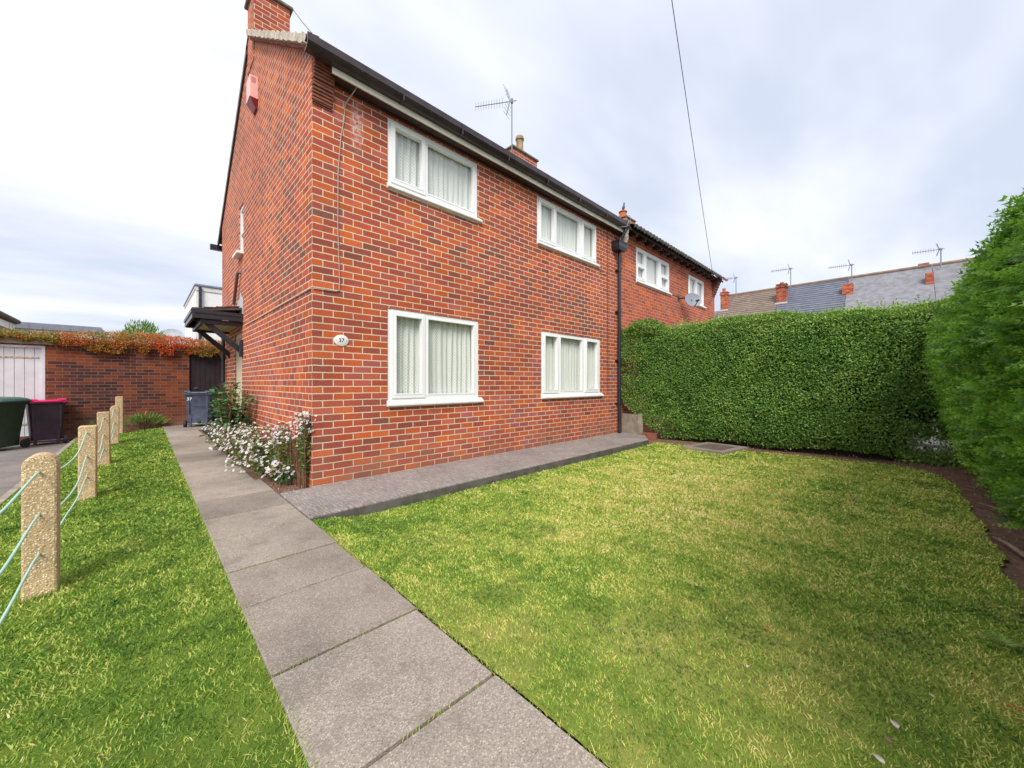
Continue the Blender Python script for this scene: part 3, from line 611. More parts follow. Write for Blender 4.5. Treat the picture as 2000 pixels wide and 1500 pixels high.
m=MB(); tip=c0+ax*.22-e2*.13; m.tube([tuple(c0-e2*.205),tuple(tip)],.012,8); m.tube([tuple(tip-ax*.0),tuple(tip-ax*.10+e2*.03)],.03,10); m.build('receiver_arm',M['blackpvc'],sat)
# vent airbrick on neighbour wall
[P_(MB().tube([(9.05+i*.075,-.012,3.50),(9.05+i*.075,-.001,3.50)],.02,8).build('vent_hole',M['blackpvc'],nb)) for i in range(5)]
# ------------------------------------------------------------------ fixtures on the main house
ab=empty('alarm_box',(-.0,2.72,5.45),0,'pale pink burglar alarm box with dark red base high on the gable','alarm box')
m=MB(); m.prism([(-.135,-.14),(-.0,-.14),(.0,.145),(-.13,.145)],lambda u,v,w:(w,u,v) if False else (v if False else w,u,v),-.0,-.0) if False else None
m=MB(); m.prism([(-.13,0),(.13,0),(.13,.34),(-.13,.34)],FX,-.11,0); m.build('cover',pm('pale_pink_plastic',(.80,.45,.42),(.84,.52,.49),rough=.4),ab,bevel=.006)
m=MB(); m.loft([[(-.112,-.13,0),(0,-.13,0),(0,.13,0),(-.112,.13,0)],[(-.03,-.09,-.13),(0,-.09,-.13),(0,.09,-.13),(-.03,.09,-.13)]]); m.build('base',pm('dark_red_plastic',(.20,.012,.015),(.26,.02,.02),rough=.35),ab)
m=MB()
for i in range(4): m.box(-.09,-.03,-.1325,-.13,.23+i*.022,.238+i*.022)
m.build('louvres',pm('louvre_red',(.45,.12,.10),rough=.5),ab)
sg=empty('house_number_sign',(.296,-.0,1.555),0,'white oval plaque reading 37 on the front brickwork near the corner','house sign')
m=MB(); ell=lambda rx,rz,y:[(rx*math.cos(a),y,rz*math.sin(a)) for a in np.linspace(0,2*PI,33)[:-1]]
m.loft([ell(.078,.062,-.001),ell(.078,.062,-.008),ell(.070,.055,-.012)]); m.build('plaque',pm('glazed_white',(.82,.80,.78),(.78,.76,.74),rough=.2),sg,smooth='auto')
def text_mesh(body,size,mat,parent,loc,rot,name='number'):
    cu=bpy.data.curves.new('t','FONT'); cu.body=body; cu.size=size; cu.align_x='CENTER'; cu.align_y='CENTER'; cu.extrude=.0006; cu.offset=size*.012
    t=bpy.data.objects.new('t',cu); COL.objects.link(t); bpy.context.view_layer.update(); dg=bpy.context.evaluated_depsgraph_get(); me=bpy.data.meshes.new_from_object(t.evaluated_get(dg)); bpy.data.objects.remove(t)
    me.materials.clear(); me.materials.append(mat); o=bpy.data.objects.new(name,me); link(o,parent); o.location=loc; o.rotation_euler=rot; return o
ink=pm('black_ink',(.02,.02,.022),rough=.4)
text_mesh('37',.062,ink,sg,(0,-.0125,0),(PI/2,0,0))
for s_ in (-1,1): MB().tube([(s_*.055,-.0125,0),(s_*.055,-.0135,0)],.004,8).build('screw',ink,sg)
# aerials
def yagi(name,loc,h,boom,ang,n,label,up=True,sc=1,tilt=0,group='rooftop television aerials'):
    t=empty(name,loc,0,label,'aerial',group)
    MB().tube([(0,0,0),(0,0,h)],.016*sc,8).build('mast',M['alum'],t,smooth='auto')
    d=Vector((math.cos(ang),math.sin(ang),tilt)).normalized(); e=Vector((0,0,1)) if up else Vector((-d.y,d.x,0))
    top=Vector((0,0,h*.97)); m=MB(); m.tube([tuple(top-d*.12*boom),tuple(top+d*boom)],.011*sc,6); m.tube([tuple(top-Vector((0,0,.05))),tuple(top+Vector((0,0,.06)))],.035*sc,8); m.build('boom',M['alum'],t)
    m=MB()
    for i in range(n):
        p=top+d*(boom*(.25+.74*i/(n-1))); L=.10*boom*(1-.3*i/n)+.02; m.tube([tuple(p-e*L),tuple(p+e*L)],.005*sc,5)
    m.build('director_rods',M['alum'],t)
    m=MB(); p=top+d*.06*boom
    for k in (-1,1):
        q=p+Vector((0,0,1))*k*.22*boom if not up else p+Vector((0,0,k*.22*boom)); q2=p-d*.02+(Vector((0,0,k*.30*boom)) )
        m.tube([tuple(p),tuple(q2+d*.10*boom)],.012*sc,6)
        for j in range(1,5):
            z=p.lerp(q2+d*.10*boom,j/4); f_=Vector((-d.y,d.x,0)); m.tube([tuple(z-f_*.16*boom),tuple(z+f_*.16*boom)],.004*sc,5)
    m.build('reflector',M['alum'],t); return t
yagi('tv_aerial',(5.66,2.80,6.75),1.80,1.15,math.radians(109),11,'tall television aerial strapped to the chimney with buff pot',tilt=.2)
# ------------------------------------------------------------------ pigeon
pg=MB(); bx,by,bz=11.86,3.04,7.66
cs=[(-.17,.035,.012,.03),(-.11,.05,.022,.018),(-.05,.08,.045,.05),(.0,.095,.058,.062),(.05,.115,.052,.06),(.09,.155,.034,.038),(.105,.195,.027,.030),(.125,.22,.027,.026),(.15,.222,.012,.010),(.175,.212,.003,.003)]
dr=Vector((-.75,-.66,0)).normalized(); sr=Vector((-dr.y,dr.x,0)); secs=[]
for x,z,rw,rh in cs: secs.append([tuple(Vector((bx,by,bz+z+.03))+dr*x+sr*(rw*math.cos(a))+Vector((0,0,rh*math.sin(a)))) for a in np.linspace(0,2*PI,11)[:-1]])
pg.loft(secs)
for k in (-1,1): pg.tube([tuple(Vector((bx,by,bz+.07))+sr*.025*k),tuple(Vector((bx,by,bz+.0))+sr*.028*k),tuple(Vector((bx,by,bz+.0))+sr*.028*k+dr*.03)],.006,6)
tag(pg.build('pigeon',pm('pigeon_grey',(.16,.17,.20),(.30,.31,.34),scale=20,rough=.7),smooth=True),'grey pigeon perched on the terracotta chimney pot','pigeon')
# telephone line
m=MB(); pts=[]; A=Vector((11.3,-.31,4.40)); 
def wfromcam(X,Y,z): return Vector((-1.255+X*.7152+Y*.699,-4.279-X*.699+Y*.7152,z))
B=wfromcam(-2.1,-1.9,8.3)
for i in range(25):
    t=i/24; p=A.lerp(B,t); p.z-=.25*4*t*(1-t); pts.append(tuple(p))
m.tube(pts,.0055,6); tag(m.build('telephone_wire',M['cabled']),'thin telephone wire crossing the sky down to the adjoining house eaves','wire')
# ------------------------------------------------------------------ manhole
mh=empty('manhole_cover',(5.98,-2.02,-.072),math.radians(-9),'square metal manhole cover in a concrete surround set in the lawn near the hedge','manhole cover')
m=MB(); m.holed(-.46,.46,-.36,.36,[(-.30,.30,-.25,.25)],-.03,.028,lambda u,v,w:(u,v,w)); m.build('surround',M['path'],mh)
m=MB(); m.box(-.298,.298,-.248,.248,-.02,.022,.006)
for i in range(9): m.box(-.27,.27,-.22+i*.052,-.205+i*.052,.022,.026)
m.build('lid',pm('dull_iron',(.12,.095,.075),(.17,.135,.105),scale=9,rough=.8),mh)
# ------------------------------------------------------------------ concrete gravel boards by downpipe
gb=empty('concrete_fence',(0,0,0),0,'low weathered concrete boards and posts between downpipe and hedge foot','fence')
m=MB(); m.prism([(6.30,-.02),(6.33,-.02),(6.19,-.47),(6.16,-.47)],lambda u,v,w:(u,v,w),.0,.42); m.build('gravel_board',M['conc'],gb,bevel=.004)
m=MB(); m.prism([(6.15,-.475),(6.24,-.45),(6.22,-.56),(6.13,-.56)],lambda u,v,w:(u,v,w),-.1,.44); m.build('post',M['conc'],gb,bevel=.004)
m=MB(); m.prism([(6.16,-.57),(6.20,-.57),(6.24,-.85),(6.20,-.85)],lambda u,v,w:(u,v,w),-.1,.06); m.build('gravel_board',M['corbel'],gb)
# ------------------------------------------------------------------ posts and ropes
HZ=(.61,.38,.165)
def post(y,top,round_,label,i,lean=0):
    m=MB(); w_=.062
    if round_:
        pr=[(-w_,-.45),(w_,-.45)]+[(w_*math.cos(a) if False else w_*math.cos(a),top-w_+ (w_)*math.sin(a)) for a in np.linspace(0,PI,11)]
        m.prism(pr,lambda u,v,w:(u,w,v),-w_,w_)
    else:
        m.box(-w_,w_,-w_,w_,-.45,top,.008)
    o=m.build('fence_post',M['pebble'],bevel=.010); o.location=(-1.66,y,0); o.rotation_euler=(lean,lean*.6,0)
    return tag(o,label,'post','pebble concrete posts along the lawn edge')
post(-.98,.70,True,'round topped pebble concrete post nearest the camera',0)
post(1.39,.66,False,'flat topped pebble post, second from the front',1,.01)
post(3.55,.68,False,'flat topped pebble post, middle one of the five',2,-.012)
post(6.1,.66,True,'small rounded pebble post, fourth from the front, rope looped at its top',3,.02)
post(8.1,.78,False,'far pebble post standing by the garage wall foot',4)
post(-3.35,.70,True,'round topped pebble concrete post beyond the left edge',5)
PY=[-3.35,-.98,1.39,3.55,6.1]
for k_,(hz,nm) in enumerate(zip(HZ,('top','middle','bottom'))):
    m=MB(); pts=[]
    for a,b in zip(PY,PY[1:]):
        n=12; sg_=(.13,.15,.05)[k_]*(1 if a>-2 else .25)
        for i in range(n):
            t=i/n; pts.append((-1.66+.004*math.sin(i),a+(b-a)*t,hz-sg_*4*t*(1-t)-.03*(a>4)*t))
    pts.append((-1.66,6.1,hz-.03)); m.tube(pts,.0058,7)
    tag(m.build('fence_rope',M.setdefault('rope',pm('pale_green_rope',(.42,.66,.55),(.36,.58,.50),scale=60,rough=.5)),smooth=True),f'pale green rope threaded through the {nm} holes of the pebble posts','rope','ropes between the posts')
m=MB()
# ------------------------------------------------------------------ garage, gate
gr=empty('brick_garage',(0,8.8,0),0,'low brick garage with flat roof edge and white boarded door','garage')
def G_(o): o.location=(0,-8.8,0); return o
GY=8.8
m=MB(); m.holed(-5.2,-.40,-.32,1.93,[(-4.6,-2.81,-.06,1.90)],GY,GY+.22,FY); m.box(-5.2,-4.98,GY+.22,GY+3.2,-.32,1.93); m.box(-.62,-.40,GY+.22,GY+3.2,-.32,1.93); m.box(-4.98,-.62,GY+3.0,GY+3.2,-.32,1.93)
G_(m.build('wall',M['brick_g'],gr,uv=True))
G_(MB().box(-5.3,.40,GY-.06,GY+3.3,1.93,2.05,.01).build('roof_slab',M['conc'],gr))
dm=pm('white_paint_boards',(.66,.66,.70),(.58,.58,.63),scale=5,rough=.5)
m=MB()
for i in range(13):
    x=-4.57+i*.134; m.box(x+.002,x+.131,GY+.05,GY+.09,-.05,1.87,.003)
m.box(-4.59,-2.83,GY+.09,GY+.12,-.05,1.88); dd=G_(m.build('door',dm,gr))
m=MB(); m.holed(-4.598,-2.812,-.058,1.899,[(-4.54,-2.86,-.05,1.855)],GY+.005,GY+.05,FY); m.build('door_frame',dm,dd)
hm_=pm('rusty_white',(.55,.5,.45),(.35,.18,.08),scale=25,rough=.7)
for z in (1.62,.18): MB().box(-3.55,-2.90,GY+.040,GY+.047,z,z+.035).build('strap_hinge',hm_,dd)
gt_=empty('garden_gate',(-.02,8.86,0),0,'dark brown boarded gate at the end of the path behind the grey bin','gate')
m=MB(); gm=pm('dark_brown_boards',(.014,.006,.010),(.026,.013,.018),scale=7,rough=.6); m.box(-.375,.41,.031,.05,-.02,1.93)
for i in range(7): m.box(-.365+i*.107,-.262+i*.107,0,.03,.03,1.89,.004)
m.build('boards',gm,gt_); [MB().box(-.365,.38,.03,.06,z,z+.12).build('rail',gm,gt_) for z in (.25,1.55)]
m=MB(); m.tube([(-.25,-.03,.95),(-.25,0,.95)],.015,8); m.tube([(-.28,-.035,.95),(-.22,-.035,.95)],.01,8); m.build('latch',M['alum'],gt_)
bwl=empty('brick_pier',(.5,8.8,0),0,'brick pier between the dark gate and the back of the house','pier')
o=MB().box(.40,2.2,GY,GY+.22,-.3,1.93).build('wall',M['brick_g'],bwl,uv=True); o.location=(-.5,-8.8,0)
o=MB().box(.40,2.25,GY-.03,GY+.25,1.93,2.0,.01).build('coping',M['conc'],bwl); o.location=(-.5,-8.8,0)
# ------------------------------------------------------------------ bins
def rr(w,d,r,z,n=5,oy=0):
    pts=[]
    for cx,cy,a0 in ((w/2-r,d/2-r,0),(-w/2+r,d/2-r,PI/2),(-w/2+r,-d/2+r,PI),(w/2-r,-d/2+r,3*PI/2)):
        for i in range(n): a=a0+PI/2*i/(n-1); pts.append((cx+r*math.cos(a),cy+oy+r*math.sin(a),z))
    return pts
def wheelie(loc,rz,body,lid,label,h=.93,w=.53,d=.58,num=None,front=False,domed=False):
    """hinge and wheels on the -y side"""
    t=empty('wheelie_bin',loc,rz,label,'bin','wheeled rubbish bins')
    m=MB(); m.loft([rr(w*.76,d*.70,.04,.06,oy=-.02),rr(w*.80,d*.74,.045,.30,oy=-.015),rr(w*.94,d*.92,.05,h*.90),rr(w*.97,d*.95,.05,h*.915),rr(w*1.06,d*1.04,.05,h*.925),rr(w*1.06,d*1.04,.05,h*.955)])
    if not front:
        m.box(-w*.30,w*.30,-d*.40,-d*.36,.10,.13); m.box(-w*.33,-w*.24,-d*.42,-d*.3,.02,.24); m.box(w*.24,w*.33,-d*.42,-d*.3,.02,.24)
        # raised arch and hand ribs on the back panel
        for x in (-.18,.18): m.box(x-.012,x+.012,-d*.462,-d*.40,.35,h*.88)
        m.box(-.12,.12,-d*.455,-d*.41,.52,.535)
    m.build('body',body,t,smooth='auto')
    m=MB(); zz_=h*.955
    if domed: m.loft([rr(w*1.12,d*1.1,.06,zz_),rr(w*1.12,d*1.1,.06,zz_+.02),rr(w*1.02,d*1.0,.07,zz_+.055),rr(w*.8,d*.8,.09,zz_+.085),rr(w*.4,d*.4,.08,zz_+.1)])
    else:
        m.loft([rr(w*1.1,d*1.06,.05,zz_),rr(w*1.1,d*1.06,.05,zz_+.015),rr(w*1.03,d*1.0,.06,zz_+.035),rr(w*.9,d*.85,.07,zz_+.045)])
        for x in (-w*.36,w*.36): m.loft([rr(.10,.10,.03,zz_+.03,oy=-d*.47),rr(.09,.09,.03,zz_+.06,oy=-d*.46),rr(.06,.06,.02,zz_+.07,oy=-d*.45)]) if x==0 else m.tube([(x-.06,-d*.5,zz_+.045),(x+.06,-d*.5,zz_+.045)],.028,10)
        m.tube([(-w*.34,-d*.55,zz_+.02),(w*.34,-d*.55,zz_+.02)],.012,8)
    m.build('lid',lid,t,smooth='auto')
    for k in (-1,1):
        yy=-d*.38 if not front else d*.38
        m=MB(); m.tube([(k*w*.42,yy,.085),(k*w*.42+k*.045,yy,.085)],.085,18); m.tube([(k*w*.42+k*.045,yy,.085),(k*w*.42+k*.05,yy,.085)],.045,14); m.build('wheel',M['rubber'],t,smooth='auto')
    MB().tube([(-w*.42,-d*.38 if not front else d*.38,.085),(w*.42,-d*.38 if not front else d*.38,.085)],.012,8).build('axle',M['alum'],t)
    if num: text_mesh(num,.10,pm('white_number_paint',(.8,.8,.8),rough=.6),t,(-w*.30,-d*.475,h*.80),(PI/2-.09,0,0))
    return t
M['rubber']=pm('rubber',(.02,.02,.022),rough=.7)
wheelie((-3.30,7.86,-.205),math.radians(-28),pm('dark_green_bin',(.012,.03,.022),(.02,.045,.03),scale=8,rough=.45),pm('green_lid',(.03,.10,.085),(.05,.14,.12),scale=5,rough=.35),'dark green wheelie bin with domed green lid, cut by the left picture edge',h=.97,w=.56,d=.62,front=True,domed=True)
wheelie((-2.76,8.42,-.205),math.radians(12),pm('aubergine_bin',(.030,.016,.034),(.045,.025,.05),scale=8,rough=.45),pm('pink_lid',(.80,.02,.17),(.70,.015,.14),scale=5,rough=.35),'dark purple wheelie bin with bright pink lid by the white garage door',h=.93,w=.54,d=.52)
wheelie((-.22,8.22,-.02),math.radians(-16),pm('slate_bin',(.085,.105,.16),(.05,.06,.10),scale=9,rough=.5),pm('slate_lid',(.05,.065,.11),(.08,.10,.15),scale=7,rough=.4),'dusty slate grey wheelie bin numbered 37 in front of the dark gate',h=.88,w=.56,d=.54,num='37')
# ------------------------------------------------------------------ buildings beyond the garage wall
wr=pm('white_render',(.83,.83,.83),(.78,.78,.79),scale=2,rough=.8)
wb=empty('white_building',(.43,18,0),0,'tall white rendered flat roofed building behind the brick house','building')
o=MB().box(0,9,0,6.5,-.3,5.5).build('wall',wr,wb)
o=MB().box(-.06,9.1,-.10,6.6,5.5,5.60,.02).build('roof_edge',pm('grey_trim',(.25,.28,.34),rough=.6),wb)
m=MB(); m.box(-.03,0,.0,6.5,5.38,5.5); m.box(0,9,-.04,0,5.3,5.5); m.build('fascia',pm('pale_trim',(.72,.72,.72),rough=.6),wb)
m=MB(); m.tube([(.14,-.1,5.45),(.14,-.1,0)],.06,10); m.build('downpipe',M['blackpvc'],wb)
fb=empty('flat_roofed_building',(-10,13,0),0,'long low building with grey roof edge and white fascia above the garage roof','building')
MB().box(0,7.7,.0,5,-.3,2.25).build('wall',pm('orange_render',(.50,.22,.10),(.42,.18,.09),rough=.9),fb)
MB().box(-.05,7.75,-.08,5,2.252,2.62).build('fascia',wr,fb); MB().box(-.1,7.8,-.14,5.1,2.622,2.80).build('roof_edge',pm('blue_grey_trim',(.24,.27,.34),rough=.5),fb)
sdh=empty('satellite_dish',(-.52,15.2,2.7),0,'small grey satellite dish against the white building, above the wall creeper','satellite dish')
m=MB(); ax=Vector((-.3,-.8,.5)).normalized(); e1=ax.cross(Vector((0,0,1))).normalized(); e2=e1.cross(ax)
m.loft([[tuple(e1*(.36*r*math.cos(a))+e2*(.27*r*math.sin(a))-ax*(.07*(1-r*r))+Vector((0,0,.25))) for a in np.linspace(0,2*PI,21)[:-1]] for r in (.15,.4,.7,1)]+[[tuple(e1*(.36*r*math.cos(a))+e2*(.27*r*math.sin(a))-ax*(.07*(1-r*r)+.01)+Vector((0,0,.25))) for a in np.linspace(0,2*PI,21)[:-1]] for r in (1,.7,.4,.15)])
m.build('reflector',pm('dish_grey',(.35,.38,.44),rough=.5),sdh,smooth='auto'); MB().tube([(0,.1,-2.9),(0,.1,.25)],.03,8).build('pole',M['alum'],sdh)
bg_=empty('bungalow',(-3.65,12,0),0,'building with brown tiled eaves and white fascia at the far left edge','house')
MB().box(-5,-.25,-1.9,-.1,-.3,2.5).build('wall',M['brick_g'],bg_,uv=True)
m=MB(); m.prism([(.0,2.73),(-.02,2.66),(-.02,2.62),(-2.6,4.0),(-2.6,4.1)],lambda u,v,w:(u,w,v),-2.1,.0); m.prism([(-2.6,4.1),(-2.6,4.0),(-5.1,2.62),(-5.2,2.7)],lambda u,v,w:(u,w,v),-2.1,.0); m.tube([(0,-2.1,2.70),(0,0,2.70)],.06,8); m.build('roof',M['tile'],bg_)
m=MB(); m.box(-.09,-.05,-2.1,-.0,2.46,2.62); m.box(-.35,-.09,-2.1,0,2.46,2.48); m.build('fascia',wr,bg_)
# ------------------------------------------------------------------ far terrace
def rowroof(name,mat,parent,y0,y1):
    m=MB(); X0,Z0,X1,Z1=31.0,5.55,35.0,8.62; n=16 if 'felt' not in mat.name else 1
    for i in range(n):
        a=i/n;b=(i+1)/n; xa=X0+(X1-X0)*a; xb=X0+(X1-X0)*b; za=Z0+(Z1-Z0)*a; zb=Z0+(Z1-Z0)*b
        m.box; m.prism([(xa,za+.05),(xb+.05,zb+.03),(xb+.05,zb-.08),(xa,za-.08)],lambda u,v,w:(u,w,v),y0,y1)
    m.prism([(35.0,8.66),(39,5.6),(39,5.5),(35,8.5)],lambda u,v,w:(u,w,v),y0,y1)
    o=m.build(name,mat,parent)
    k=MB(); k.tube([(35,y0,8.66),(35,y1,8.66)],.11,8); k.build('ridge_tiles',M['ridge_far'],o); return o
def slatmat(name,c,c2,lin):
    m,nt,b=newmat(name); b.inputs['Roughness'].default_value=.85; co=objco(nt); sp=N(nt,'ShaderNodeSeparateXYZ'); nt.links.new(co,sp.inputs[0])
    row=math_(nt,'FLOOR',math_(nt,'MULTIPLY',sp.outputs[2],5.2)); f=math_(nt,'FRACT',math_(nt,'MULTIPLY',sp.outputs[2],5.2))
    cb=N(nt,'ShaderNodeCombineXYZ'); nt.links.new(row,cb.inputs[0]); nt.links.new(math_(nt,'FLOOR',math_(nt,'MULTIPLY',sp.outputs[1],3.5)),cb.inputs[1])
    wn=N(nt,'ShaderNodeTexWhiteNoise'); nt.links.new(cb.outputs[0],wn.inputs['Vector'])
    col=mixc(nt,wn.outputs['Value'],c,c2); col=mixc(nt,math_(nt,'MULTIPLY',math_(nt,'LESS_THAN',f,.22),lin),col,tuple(x*.25 for x in c)); nt.links.new(col,b.inputs['Base Color']); return m
M['ridge_far']=pm('ridge_far',(.30,.20,.15),(.20,.15,.12),scale=3,rough=.9)
RM=[slatmat('brown_roof',(.19,.145,.12),(.26,.20,.165),.8),slatmat('slate_roof',(.125,.14,.19),(.17,.185,.24),.8),pm('felt_roof',(.25,.25,.285),(.17,.17,.195),scale=3,rough=.95,bs=.3),pm('felt_roof_two',(.24,.24,.275),(.17,.17,.19),scale=2.5,rough=.95,bs=.3),pm('old_grey_roof',(.26,.26,.28),(.2,.2,.22),scale=3,rough=.9)]
RB=[(2.05,6.05),(-1.85,2.05),(-5.85,-1.85),(-9.85,-5.85)]
LB=['far terraced house with ribbed brown tiled roof','far terraced house with dark blue slate roof','far terraced house with plain grey roof and mossy patch, chimney at its left end','far terraced house with plain grey roof behind the conifer hedge, chimney with short pot']
CH=[(5.48,5.98,8.62,.30),(1.5,2.12,8.55,0),(-2.2,-1.65,7.85,0),(-5.85,-5.5,7.82,0)]
for i,((y0,y1),lb) in enumerate(zip(RB,LB)):
    t=empty('terraced_house',(31,0,-.3),0,lb,'house','terrace of houses beyond the hedge')
    def Tm(o): o.location=(-31,0,.3); return o
    m=MB(); m.box(31.4,38.6,y0+.02,y1-.02,-.3,5.6); m.prism([(31.4,5.6),(38.6,5.6),(35,8.5)],lambda u,v,w:(u,w,v),y0+.02,y0+.25); m.prism([(31.4,5.6),(38.6,5.6),(35,8.5)],lambda u,v,w:(u,w,v),y1-.25,y1-.02); Tm(m.build('wall',M['brick_far'],t,uv=True))
    Tm(rowroof('roof',RM[i],t,y0+.01,y1-.01))
    for zb in (1.0,3.6):
        for yb in (y0+.5,y0+2.3):
            o=Tm(MB().box(31.36,31.42,yb,yb+1.1,zb,zb+1.2).build('window',M['upvc'],t)); MB().box(31.345,31.358,yb+.08,yb+1.02,zb+.08,zb+1.12).build('pane',pm('dark_glass',(.05,.06,.08),rough=.1),o)
    a,b,zt,_=CH[i]
    m=MB(); m.box(33.0,33.55,a,b,6.2,zt); 
    if i<2: m.box(32.95,33.6,a-.05,b+.05,zt-.28,zt-.14); m.box(32.97,33.58,a-.03,b+.03,zt-.06,zt)
    c=Tm(m.build('chimney',M['brick_far'],t,uv=True))
    MB().box(32.93,33.62,a-.07,b+.07,6.95 if i<2 else 6.85,7.15 if i<2 else 7.05).build('lead_flashing',M['lead'],c)
    if i==0: MB().lathe([(.14,zt),(.12,zt+.15),(.13,zt+.32),(.10,zt+.32)],33.25,(a+b)/2+.05,12).build('chimney_pot',M['potred'],c)
    if i==1: MB().lathe([(.15,zt),(.13,zt+.12),(.11,zt+.14)],33.25,(a+b)/2,12).build('chimney_pot',M['brick_far'],c,uv=True)
    if i==3: o=Tm(MB().box(35.3,35.9,-5.75,-5.25,8.0,8.95).build('rear_chimney',M['brick_far'],t,uv=True))
t=empty('terraced_house',(31,9,-.3),0,'lower grey roofed house at the far left end of the terrace','house','terrace of houses beyond the hedge')
o=MB().box(.4,7.6,-2.9,3,0,5.2).build('wall',M['brick_far'],t,uv=True); MB().prism([(0,5.1),(4,7.75),(8,5.1)],lambda u,v,w:(u,w,v),-2.9,3).build('roof',RM[4],t)
yg=[((34.4,5.2,8.5),1.5,'thin rooftop aerial beside the terracotta pot, far left of the terrace'),((34.4,1.45,8.5),1.45,'rooftop aerial beside the tall brick stack of the terrace'),((34.4,-2.05,8.3),1.15,'rooftop aerial on the ridge between slate and grey roofs'),((34.4,-6.2,8.3),1.2,'rightmost rooftop aerial on the grey roof ridge near the conifers')]
for loc,h,lb in yg: yagi('tv_aerial',loc,h,1.25,math.radians(100),9,lb,sc=2.0)
# ------------------------------------------------------------------ white car beyond the hedge
car=empty('parked_car',(9.2,-4.6,-.24),0,'white parked car glimpsed through gaps at the hedge foot','car')
m=MB(); secs=[]
prof=[(-2.0,.32,.55,.62),(-1.85,.22,.72,.74),(-1.2,.2,.86,.80),(-.7,.2,.92,.82),(.9,.2,.95,.82),(1.6,.2,.93,.80),(1.95,.25,.85,.74),(2.05,.35,.6,.66)]
for y,zb,zt,hw in prof: secs.append([(-hw,y,zb+.08),(-hw*1.02,y,(zb+zt)/2),(-hw*.93,y,zt),(hw*.93,y,zt),(hw*1.02,y,(zb+zt)/2),(hw,y,zb+.08),(hw*.8,y,zb),(-hw*.8,y,zb)])
m.loft(secs); m.build('body',pm('white_car_paint',(.82,.82,.84),rough=.15),car,smooth='auto')
m=MB(); secs=[]
for y,zt,hw in ((-.95,.90,.74),(-.35,1.32,.62),(.3,1.42,.60),(1.1,1.36,.60),(1.75,.93,.70)): secs.append([(-.76,y,.88),(-hw,y,zt),(hw,y,zt),(.76,y,.88)])
m.loft(secs); m.build('cabin_glass',pm('dark_car_glass',(.02,.025,.03),rough=.05),car)
MB().loft([[(-.6,-.32,1.325),(.6,-.32,1.325),(.6,-.32,1.345),(-.6,-.32,1.345)],[(-.6,.3,1.425),(.6,.3,1.425),(.6,.3,1.445),(-.6,.3,1.445)],[(-.6,1.12,1.365),(.6,1.12,1.365),(.6,1.12,1.385),(-.6,1.12,1.385)]]).build('roof_panel',pm('white_car_paint_two',(.82,.82,.84),rough=.15),car)
for sx in (-1,1):
    for y in (-1.3,1.35):
        m=MB(); m.tube([(sx*.66,y,.3),(sx*.83,y,.3)],.3,20); wh=m.build('wheel',M['rubber'],car,smooth='auto'); MB().tube([(sx*.83,y,.3),(sx*.84,y,.3)],.18,14).build('hubcap',M['alum'],wh)
# ------------------------------------------------------------------ foliage
def norm(a): return a/np.maximum(np.linalg.norm(a,axis=1),1e-9)[:,None]
def leaves(name,P,Nn,L,asp,mat,parent=None,spread=.9,droop=0,rnd=None,fold=.25,dirv=None):
    n=len(P); d=norm(Nn*.35+RNG.normal(size=(n,3))*spread*.7+np.array([0,0,-droop])) if dirv is None else norm(dirv+RNG.normal(size=(n,3))*spread*.4)
    nn=norm(Nn+RNG.normal(size=(n,3))*spread*.6+np.array([0,0,.35])); s=norm(np.cross(d,nn)); nn=np.cross(s,d)
    L=np.asarray(L)*RNG.uniform(.7,1.25,n) if np.ndim(L)==0 else L*RNG.uniform(.8,1.2,n); L=L[:,None]; W=L*asp
    V=np.stack([P,P+d*L*.5+s*W*.5+nn*W*fold,P+d*L,P+d*L*.5-s*W*.5+nn*W*fold],1).reshape(-1,3)
    i=np.arange(n)*4; F=np.concatenate([np.stack([i,i+1,i+2],1),np.stack([i,i+2,i+3],1)])
    r=RNG.uniform(0,1,n) if rnd is None else rnd
    return npmesh(name,V,F,mat,parent,rnd=np.repeat(r,4))
# --- privet hedge
hd=empty('privet_hedge',(6.7,-2.5,-.1),0,'tall clipped green privet hedge running from the house to the conifers','hedge')
def H_(o,e=hd): o.location=-e.location; return o
def hface(y): return 6.16+.125*(-y)            # x of the clipped face
def htop(y): return 2.235+.035*np.sin(y*2.3+1)+.02*np.sin(y*6.1)
def hedge_pts(n):
    y=RNG.uniform(-5.35,-.02,n); z=RNG.uniform(-.12,2.25,n)
    P=np.stack([hface(y),y,z],1)
    b=vn(P,1.6,11)*.05+vn(P,4.5,12)*.03
    under=np.clip((.30-z)/.35,0,1)**1.5*.14+np.clip((z-1.9)/.35,0,1)**2*.10
    near=np.clip((y+.45)/.45,0,1)       # rounded end at house
    b=b+vn(P,11,19)*.022; P[:,0]+=b+under+.14*near**2-.06*np.sin(np.clip(z,0,2.2)/2.2*PI)
    return P,y,z
n=98000; P,y,z=hedge_pts(n); P[:,0]+=RNG.exponential(.045,n)-.02
base_cut=.70-.95*np.clip((-.12-y)/.95,0,1)     # undercut by the gravel boards
thin=vn(P,2.6,71)*.5+vn(P,6.5,72)*.5
keep=(RNG.uniform(0,1,n)>np.clip(thin*1.1-.15,0,.75))&(z>base_cut+vn(P,9,13)*.05)&(z>-.02+vn(P,5,14)*.06)
gap=np.exp(-((y+4.60)/.34)**2-((z-.19)/.15)**2); keep&=RNG.uniform(0,1,n)>gap*.95
gap2=np.exp(-((y+4.6)/.25)**2-((z-.62)/.10)**2); keep&=RNG.uniform(0,1,n)>gap2*.8
P1=P[keep]; N1=np.tile(np.array([[-1,0,.25]]),(len(P1),1))
